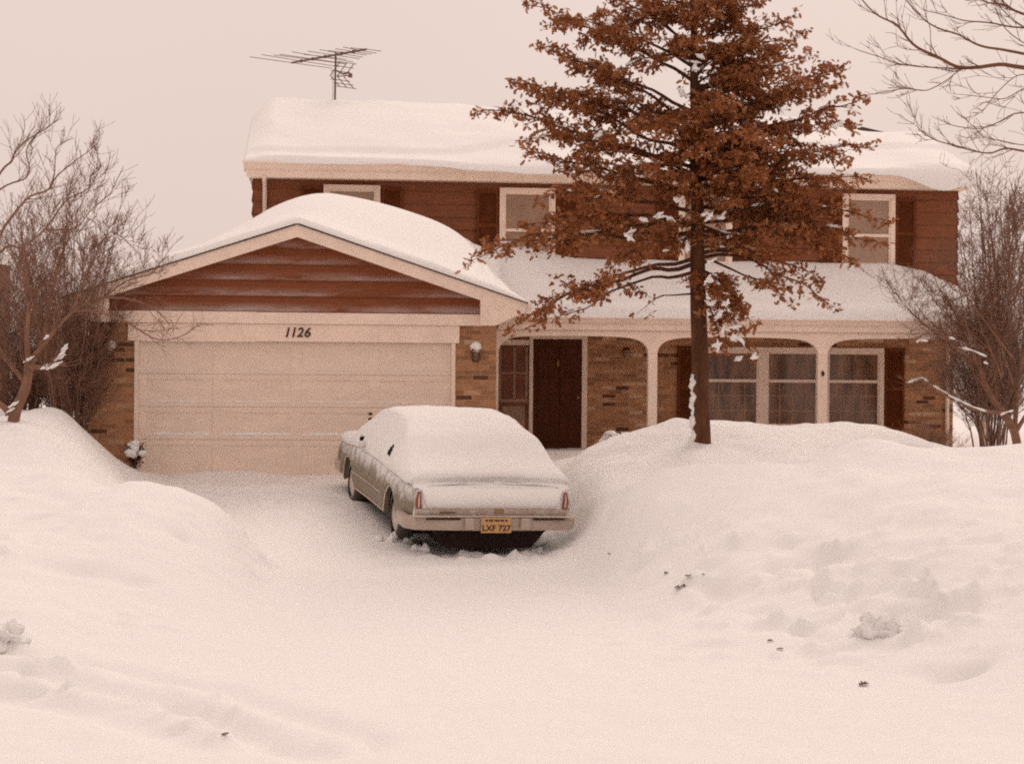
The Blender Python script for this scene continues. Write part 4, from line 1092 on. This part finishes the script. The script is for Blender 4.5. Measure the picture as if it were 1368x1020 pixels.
bare_tree('bare_tree', root, 'small bare forked tree rooted in the left snowbank beside the garage', 'tree',
 [T([root, at(22,545,Y0), at(35,515,Y0), at(40,485,Y0)], .085, .06, dens=0), T([at(12,555,Y0), at(6,545,Y0), at(-12,533,Y0), at(-40,512,Y0), at(-75,460,Y0)], .05, .02, dens=0.4),
  T([at(40,487,Y0), at(36,450,Y0-.1), at(38,405,Y0-.2), at(34,360,Y0-.2), at(30,310,Y0-.3)], .045, .014, lv=2, tw=.55, dens=.8, up=.2),
  T([at(42,488,Y0), at(58,450,Y0+.1), at(66,400,Y0+.1), at(80,350,Y0+.2), at(90,300,Y0+.2)], .04, .012, lv=2, tw=.55, dens=.9, up=.2),
  T([at(40,490,Y0), at(55,490,Y0-.3), at(72,486,Y0-.4), at(90,488,Y0-.5)], .04, .012, lv=1, tw=.4, dens=.5),
  T([at(34,512,Y0), at(20,495,Y0), at(8,480,Y0), at(-5,455,Y0), at(-25,420,Y0)], .035, .012, lv=2, tw=.5, dens=.7)],
 [T([at(45,475,Y0), at(75,440,Y0-.2), at(100,415,Y0-.3), at(130,400,Y0-.4), at(165,398,Y0-.5), at(200,408,Y0-.6), at(228,432,Y0-.7)], .03, .006, lv=1, tw=.35, dens=1.2, up=.02),
  T([at(100,415,Y0-.3), at(135,418,Y0-.5), at(170,430,Y0-.6), at(205,452,Y0-.7), at(240,450,Y0-.8), at(262,436,Y0-.8)], .016, .004, lv=1, tw=.3, dens=.8, up=0),
  T([at(105,415,Y0-.3), at(140,395,Y0-.4), at(170,375,Y0-.4), at(205,365,Y0-.5)], .018, .004, lv=2, tw=.4, dens=1.3, up=.1),
  T([at(90,425,Y0-.2), at(110,385,Y0-.3), at(125,345,Y0-.3), at(150,310,Y0-.3), at(176,332,Y0-.4)], .02, .004, lv=2, tw=.4, dens=1.3, up=.15),
  T([at(-40,420,Y0-.8), at(0,318,Y0-.8), at(20,285,Y0-.9), at(40,263,Y0-.9), at(66,252,Y0-1), at(76,236,Y0-1), at(103,214,Y0-1), at(117,204,Y0-1)], .022, .005, lv=1, tw=.4, dens=.7, up=.1, start=.3),
  T([at(66,252,Y0-1), at(72,236,Y0-1), at(73,215,Y0-1), at(78,196,Y0-1), at(98,184,Y0-1)], .010, .004, lv=1, tw=.25, dens=.6, up=.1),
  T([at(-40,300,Y0-.8), at(0,230,Y0-.8), at(15,215,Y0-.8), at(25,196,Y0-.9), at(58,172,Y0-.9), at(68,165,Y0-.9)], .018, .005, lv=1, tw=.4, dens=1, up=.1, start=.3),
  T([at(-40,280,Y0-.8), at(0,252,Y0-.8), at(30,240,Y0-.8), at(38,225,Y0-.9), at(36,200,Y0-.9), at(48,178,Y0-.9)], .014, .005, lv=1, tw=.35, dens=.9, up=.1, start=.3),
  T([at(-30,380,Y0-.5), at(8,330,Y0-.5), at(30,330,Y0-.5), at(62,305,Y0-.5), at(88,268,Y0-.6), at(118,250,Y0-.6), at(135,222,Y0-.6)], .02, .005, lv=2, tw=.4, dens=.9, up=.1, start=.3),
  T([at(62,308,Y0-.5), at(100,305,Y0-.6), at(120,282,Y0-.6), at(148,258,Y0-.6)], .012, .004, lv=1, tw=.35, dens=.9, up=.1)], TWIG, 3)
# snow held in the forks of that tree
m = MB(); rg = random.Random(2)
for px, py in [(76,487),(70,489),(84,470),(80,478),(86,464),(18,540),(14,548),(38,480),(62,450),(60,490)]:
    strip(m, at(px, py, Y0-.45 if px > 50 else Y0-.1), Vector((.8, .2, .5 if py > 475 else .9)), rg.uniform(.08,.2), .022, rg)
tag(m.build('fork_snow', SNOW, None, smooth=True), 'dabs of snow resting in the forks of the bare tree at left', 'snow', kind='stuff')

def thicket(name, label, cx, cy0, Y, wpx, top, n, matl, seed, r=.012, lv=2, tw=.5, dens=1., group=None, fan=.75):
    rg = random.Random(seed); rt = at(cx, cy0, Y); rt.z = gz(rt.x, rt.y)-.1 if abs(rt.x) < 13 else .1
    br = []
    for k in range(n):
        ex = cx+rg.uniform(-1,1)*wpx; ey = top+rg.uniform(0, 90)+abs(ex-cx)/max(1,wpx)*60; dz = rg.uniform(-.9,.9)
        bx = cx+(ex-cx)*(1-fan)+rg.uniform(-8,8)
        p0 = at(bx, cy0, Y+dz*.3); p0.z = rt.z
        br.append(T([p0, at(bx+(ex-bx)*.25, cy0+(ey-cy0)*.33, Y+dz*.5), at(bx+(ex-bx)*.6+rg.uniform(-8,8), cy0+(ey-cy0)*.68, Y+dz*.8), at(ex, ey, Y+dz)], r*rg.uniform(.8,1.4), .004, lv=lv, tw=tw, dens=dens, up=.12, start=.2, spread=.8))
    return bare_tree(name, rt, label, 'shrub', [], br, matl, seed, group)
thicket('bare_shrub', 'tall dense bare shrub between the left bank tree and the garage corner', 92, 560, 28.2, 78, 262, 26, TWIG, 21, .014, 2, .55, 1.0)
thicket('bare_shrub', 'bare brown shrub at the far left edge behind the forked tree', 15, 560, 31, 95, 330, 34, TWIGFAR, 22, .014, 2, .6, 1.0)
thicket('bare_shrub', 'low bare shrub against the left garage brick', 104, 585, 28.25, 34, 385, 26, TWIG, 23, .011, 2, .45, 1.1)
thicket('bare_shrub', 'low tangle of bare brush behind the left snowbank', 62, 562, 30.2, 66, 450, 34, TWIG, 27, .011, 2, .42, 1.2, fan=.35)
# right-hand tree-like shrub
Y1 = 27.5
root = at(1362, 592, Y1); root.z = gz(root.x, Y1)-.1
RB = [T([root, at(1352,570,Y1), at(1340,552,Y1), at(1325,530,Y1), at(1312,500,Y1), at(1300,470,Y1)], .07, .03, lv=2, tw=.5, dens=.6, up=.2),
      T([at(1340,552,Y1-.1), at(1300,545,Y1-.3), at(1275,533,Y1-.4), at(1250,520,Y1-.5), at(1235,508,Y1-.5), at(1214,512,Y1-.6)], .03, .007, lv=1, tw=.3, dens=.7, up=.08),
      T([at(1300,470,Y1), at(1285,455,Y1), at(1262,452,Y1-.2), at(1240,445,Y1-.3), at(1222,452,Y1-.3)], .02, .006, lv=1, tw=.3, dens=.8, up=.1),
      T([at(1330,540,Y1), at(1330,480,Y1+.2), at(1335,420,Y1+.3), at(1330,350,Y1+.3), at(1322,300,Y1+.3)], .03, .008, lv=2, tw=.5, dens=1, up=.25),
      T([at(1356,575,Y1), at(1362,500,Y1+.2), at(1370,430,Y1+.3), at(1366,340,Y1+.3)], .035, .009, lv=2, tw=.5, dens=1, up=.25),
      T([at(1358,575,Y1), at(1390,520,Y1), at(1420,440,Y1), at(1430,330,Y1)], .035, .009, lv=2, tw=.5, dens=1, up=.25)]
RBb = []
rg = random.Random(31)
for ex, ey in [(1195,405),(1205,385),(1230,375),(1255,345),(1270,320),(1284,262),(1298,250),(1290,300),(1310,240),(1318,270),(1330,262),(1345,300),(1352,290),(1340,330),(1365,300),(1225,405),(1240,420),(1260,390),(1275,370),(1300,330),(1245,360),(1380,280),(1400,300),(1290,350),(1315,320),(1268,400),(1285,385),(1335,290),(1305,285)]:
    bx = 1310+rg.uniform(-10,45); by = 500+rg.uniform(-25,25); d = rg.uniform(-.8,.8); ex += rg.uniform(-12,12); ey += rg.uniform(-15,15)
    RBb.append(T([at(bx,by,Y1+d*.3), at(bx+(ex-bx)*.35, by+(ey-by)*.3, Y1+d*.6), at(bx+(ex-bx)*.75, by+(ey-by)*.65, Y1+d*.9), at(ex,ey,Y1+d)], .014, .0045, lv=2, tw=.42, dens=.95, up=.08, start=.2, spread=.95))
bare_tree('bare_shrub', root, 'big bare vase-shaped shrub in front of the right end of the porch', 'shrub', RB, RBb, TWIG, 33)
m = MB()
for pl in [[(1318,551),(1300,545),(1285,538),(1270,531),(1256,522),(1246,517)],[(1240,511),(1232,506),(1222,509),(1212,513)],[(1336,556),(1345,552),(1354,550)],[(1240,457),(1228,456),(1224,459)],[(1285,466),(1300,470),(1318,478)],[(1314,485),(1320,488)],[(1268,452),(1276,455)]]:
    P = [at(a, b-2, Y1-.45) for a, b in pl]; q = []
    for a, b in zip(P[:-1], P[1:]): q += [a.lerp(b, k/4) for k in range(4)]
    q.append(P[-1]); m.tube(q, [.006+.014*abs(math.sin(i*.8+.6*math.sin(i*2.3))) for i in range(len(q))], 7)
tag(m.build('twig_snow', SNOW, None, smooth=True), 'white lines of snow along the low branches of the right shrub', 'snow', kind='stuff')
thicket('bare_shrub', 'thin bare shrub beyond the right end of the house', 1325, 590, 33.5, 62, 385, 44, TWIGFAR, 41, .014, 2, .55, 1.3)
thicket('bare_shrub', 'low dark foundation shrub against brick right of the big window', 1235, 592, 30.5, 60, 556, 26, TWIG, 43, .008, 1, .25, 1.2, fan=.2)
# street tree whose limbs reach in from the right
Y2 = 20.0
root = at(1720, 640, Y2); root.z = gz(root.x, Y2)-.1
TP = [root, at(1715,480,Y2), at(1705,300,Y2), at(1690,120,Y2), at(1680,-80,Y2), at(1670,-260,Y2)]
LB = [[(1690,190),(1560,120),(1450,95),(1368,91),(1335,87),(1288,91),(1253,76),(1226,63),(1200,35),(1173,20),(1151,0),(1140,-14)],
      [(1288,91),(1259,90),(1223,87),(1197,85),(1176,78),(1143,65)],
      [(1560,120),(1460,84),(1368,72),(1335,66),(1306,59),(1282,47),(1241,31),(1209,0),(1200,-20)],
      [(1690,130),(1540,70),(1440,45),(1368,38),(1320,31),(1276,25),(1232,12)],
      [(1690,120),(1560,70),(1450,45),(1368,20),(1341,6),(1312,0),(1270,-30)],
      [(1700,260),(1580,235),(1470,210),(1368,201),(1344,200),(1318,204),(1276,194),(1247,187),(1229,171)],
      [(1450,95),(1400,108),(1368,118),(1335,132),(1291,128)],
      [(1335,87),(1288,93),(1265,109),(1238,119),(1212,118),(1170,126)],
      [(1580,235),(1450,180),(1368,150),(1335,162),(1306,171),(1265,166)],
      [(1470,210),(1400,198),(1324,188),(1303,174)],
      [(1450,45),(1400,52),(1350,22),(1320,-10)], [(1450,95),(1390,70),(1345,40),(1330,10)], [(1400,108),(1365,100),(1340,115),(1310,150)]]
BR = []
rg = random.Random(8)
for i, pl in enumerate(LB):
    d = rg.uniform(-.4,.4); main = i in (0,2,3,4,5)
    BR.append(T([at(a, b, Y2+d) for a, b in pl], [.05,.014,.032,.026,.04,.026,.012,.011,.016,.010,.012,.012,.01][i]*.62, .004, lv=1, tw=.30, dens=.55 if i != 4 else 1.0, up=.03, start=.40 if main else .1, spread=.6, minr=.0035))
bare_tree('street_tree', root, 'bare street tree off to the right whose thin limbs reach into the sky', 'tree', [T(TP, .2, .09, dens=0)], BR, TWIGHI, 9)

# ------------------------------------------------------------------ small planting by the walls, with snow on it
def evergreen(px, py, Y, w, h, label, seed):
    p = at(px, py, Y); p.z = gz(p.x, Y); E_ = empty('evergreen_shrub', p, 0, label, 'shrub'); rg = random.Random(seed)
    fo = MB(); st = MB()
    for k in range(16):
        d = Vector((rg.gauss(0,.6), rg.gauss(0,.6), 1)).normalized(); L = h*rg.uniform(.6,1)
        q = Vector((d.x*w, d.y*w, L)); st.tube([(0,0,-.05), q*.5, q], [.008,.006,.003], 4, cap=False)
        for j in range(26):
            c = q*rg.uniform(.2,1)+Vector((rg.gauss(0,w*.25), rg.gauss(0,w*.25), rg.gauss(0,.03))); dd = Vector((rg.gauss(0,1),rg.gauss(0,1),rg.gauss(0,.6))).normalized()
            leaf_poly(c, dd, Vector((0,0,1)), .06, .035, fo)
    st.build('stem', TWIG, E_); fo.build('foliage', DRYLEAF, E_)
    s = MB()
    for k in range(15): s.blob(p+Vector((rg.gauss(0,w*.42), rg.gauss(0,w*.42)-.05, h*rg.uniform(.55,1.0))), (w*rg.uniform(.28,.45),)*2+(w*rg.uniform(.22,.36),), rg.random()*9, amp=.35, nu=12, nv=8)
    return s.build('shrub_snow', SNOW, None, smooth=True)
tag(evergreen(180, 626, 28.3, .17, .40, 'little dark shrub under snow by the left foot of the garage door', 1), 'lumpy snow heaped on the little shrub by the garage door', 'snow')
tag(evergreen(822, 602, 30.3, .22, .32, 'small shrub buried in snow beside the porch brick', 2), 'snow cap on the small shrub half hidden by the porch drift', 'snow')

# ------------------------------------------------------------------ neighbouring house at the far left
NB = empty('neighbour_house', (-17.4, 46, 0), R(0), 'brown neighbouring house glimpsed behind bare shrubs at the left edge', 'house')
m = MB(); m.box(-6,4.05,0,3.9,-.2,4.15); m.build('wall', NEIGH, NB)
m = MB(); m.add([(-6.2,-.2,4.25),(4.15,-.2,4.25),(4.15,1.95,4.75),(-6.2,1.95,4.75),(-6.2,4.1,4.25),(4.15,4.1,4.25),(-6.2,-.2,4.1),(4.15,-.2,4.1),(-6.2,4.1,4.1),(4.15,4.1,4.1)],[(0,1,2,3),(3,2,5,4),(6,7,1,0),(7,9,5,2,1),(8,6,0,3,4),(6,8,9,7),(8,4,5,9)]); m.build('roof', SNOW, NB)
m = MB(); m.box(4.052,4.10,1.4,2.4,1.2,2.5); m.build('window', PANE_DN, NB)

# distant bare woods closing the view beyond both sides of the house
rg = random.Random(77)
for k, (px, Y, hh, lab) in enumerate([(1352,62,5.2,'hazy bare tree far beyond the right end of the house')]):
    r_ = at(px, 500, Y); r_.z = 0.05
    tp_ = [r_, r_+Vector((.1,0,hh*.35)), r_+Vector((-.1,0,hh*.7)), r_+Vector((0,0,hh))]
    bare_tree('distant_tree', r_, lab, 'tree', [T(tp_, .16, .03, lv=3, tw=hh*.3, dens=1.6, up=.15, start=.2, minr=.012)], [], TWIGFAR, 80+k)

# ------------------------------------------------------------------ chunks and litter on the snow
for px, py, s, lab in [(1172,846,(.17,.12,.13),'pyramid-shaped chunk of snow on the foot of the right bank'),(8,858,(.14,.12,.13),'broken snow block at the left edge by the plough track')]:
    p = hit(px, py); m = MB(); m.blob((0,0,s[2]*.02), s, px, amp=.5, nu=30, nv=22, fr=2.6)
    o = m.build('snow_chunk', SNOW, None, smooth=True); o.location = p; tag(o, lab, 'snow chunk')
for px, py, s, lab in [(523,722,.11,'crumbled snow clod beside the left rear tyre of the car'),(712,738,.07,'snow clod under the right end of the rear bumper'),(560,735,.08,'dirty snow clod under the left end of the rear bumper')]:
    p = hit(px, py); m = MB()
    for k in range(5): m.blob((rg.gauss(0,s*.7), rg.gauss(0,s*.4), s*.3*rg.random()), (s*rg.uniform(.4,.8),)*3, k+px, amp=.4, nu=16, nv=11)
    o = m.build('snow_clod', SNOW, None, smooth=True); o.location = p; tag(o, lab, 'snow clod')
litter = [(913,782,1.3,'dry brown oak leaf in the little cluster on the snow right of the car')]*3 + [
    (815,743,1,'dry leaf on the snow just right of the car bumper'),(891,768,1,'small dry leaf above left of the leaf cluster on the snow'),(941,768,.8,'small dry leaf above right of the leaf cluster on the snow'),
    (1029,858,1,'upper of two dark leaf scraps at the foot of the right bank'),(1041,868,1,'lower of two dark leaf scraps at the foot of the right bank'),(1154,917,1.5,'flat dry leaf in front of the right bank near the street'),(300,983,.8,'dark leaf scrap in the plough track at lower left')]
for k, (px, py, sz, lab) in enumerate(litter):
    p = hit(px, py); m = MB()
    if k < 3: p = p+Vector(((-.055,.01,0),(.0,-.03,0),(.045,.015,0),(.01,.05,0))[k])
    leaf_poly(Vector((-.025*sz,0,.008)), Vector((1, rg.gauss(0,.5), .12)).normalized(), Vector((0,-.25,1)), .062*sz, .055*sz, m)
    o = m.build('fallen_leaf', DRYLEAF, None); o.location = (p.x, p.y, gz(p.x, p.y)); tag(o, lab, 'leaf', 'dry leaves fallen on the snow')

# ------------------------------------------------------------------ light, sky, camera
W = bpy.data.worlds.new('World'); S.world = W; W.use_nodes = True
nt = W.node_tree; bg = nt.nodes['Background']
sky = nt.nodes.new('ShaderNodeTexSky'); sky.sky_type = 'NISHITA'; sky.sun_disc = False
SUN_EL, SUN_AZ = R(45), R(25)                # a bright patch of cloud beyond the house
sky.sun_elevation = SUN_EL; sky.sun_rotation = SUN_AZ; sky.air_density = 1.5; sky.dust_density = 6; sky.ozone_density = 1
tc = nt.nodes.new('ShaderNodeTexCoord'); sp = nt.nodes.new('ShaderNodeSeparateXYZ'); nt.links.new(tc.outputs['Generated'], sp.inputs[0])
# overcast deck: brighter overhead than at the horizon, warm grey
cr = ramp(nt, [(0, (8.1,6.5,5.95)), (.10, (8.15,6.55,6.0)), (.30, (8.3,6.65,6.1)), (1, (11.1,8.95,7.95))]); nt.links.new(sp.outputs[2], cr.inputs[0])
nz = nt.nodes.new('ShaderNodeTexNoise'); nz.inputs['Scale'].default_value = 1.6; nz.inputs['Detail'].default_value = 3
nt.links.new(tc.outputs['Generated'], nz.inputs['Vector'])
cl = ramp(nt, [(.3, (.95,.95,.95)), (.7, (1.05,1.05,1.05))]); nt.links.new(nz.outputs['Fac'], cl.inputs[0])
mu = N(nt, 'ShaderNodeMix', data_type='RGBA', blend_type='MULTIPLY'); mu.inputs[0].default_value = 1
nt.links.new(cr.outputs[0], mu.inputs[6]); nt.links.new(cl.outputs[0], mu.inputs[7])
mx = N(nt, 'ShaderNodeMix', data_type='RGBA'); mx.inputs[0].default_value = .93
nt.links.new(sky.outputs[0], mx.inputs[6]); nt.links.new(mu.outputs[2], mx.inputs[7])
nt.links.new(mx.outputs[2], bg.inputs['Color']); bg.inputs['Strength'].default_value = .1
sl_ = bpy.data.lights.new('sun', 'SUN'); sl_.energy = .9; sl_.angle = R(24); sl_.color = (1,.86,.76)
so_ = bpy.data.objects.new('sun', sl_); COL.objects.link(so_)
d = Vector((math.sin(SUN_AZ)*math.cos(SUN_EL), math.cos(SUN_AZ)*math.cos(SUN_EL), math.sin(SUN_EL)))
so_.rotation_euler = d.to_track_quat('Z', 'Y').to_euler(); so_.location = d*60
cam = bpy.data.cameras.new('camera'); co = bpy.data.objects.new('camera', cam); COL.objects.link(co)
cam.sensor_width = 36; cam.lens = 36*F/1368; cam.shift_y = -30/1368; cam.clip_end = 1500
co.matrix_world = Matrix.Translation((0,0,EYE)) @ Matrix.Rotation(R(90), 4, 'X') @ Matrix.Rotation(ROLL, 4, 'Z')
S.camera = co
S.view_settings.view_transform = 'Standard'; S.view_settings.look = 'None'; S.view_settings.exposure = 0; S.view_settings.gamma = 1
S.cycles.max_bounces = 8; S.cycles.filter_width = 2.0; S.cycles.use_denoising = False; S.cycles.use_adaptive_sampling = True; S.cycles.adaptive_threshold = .04
S.render.film_transparent = False
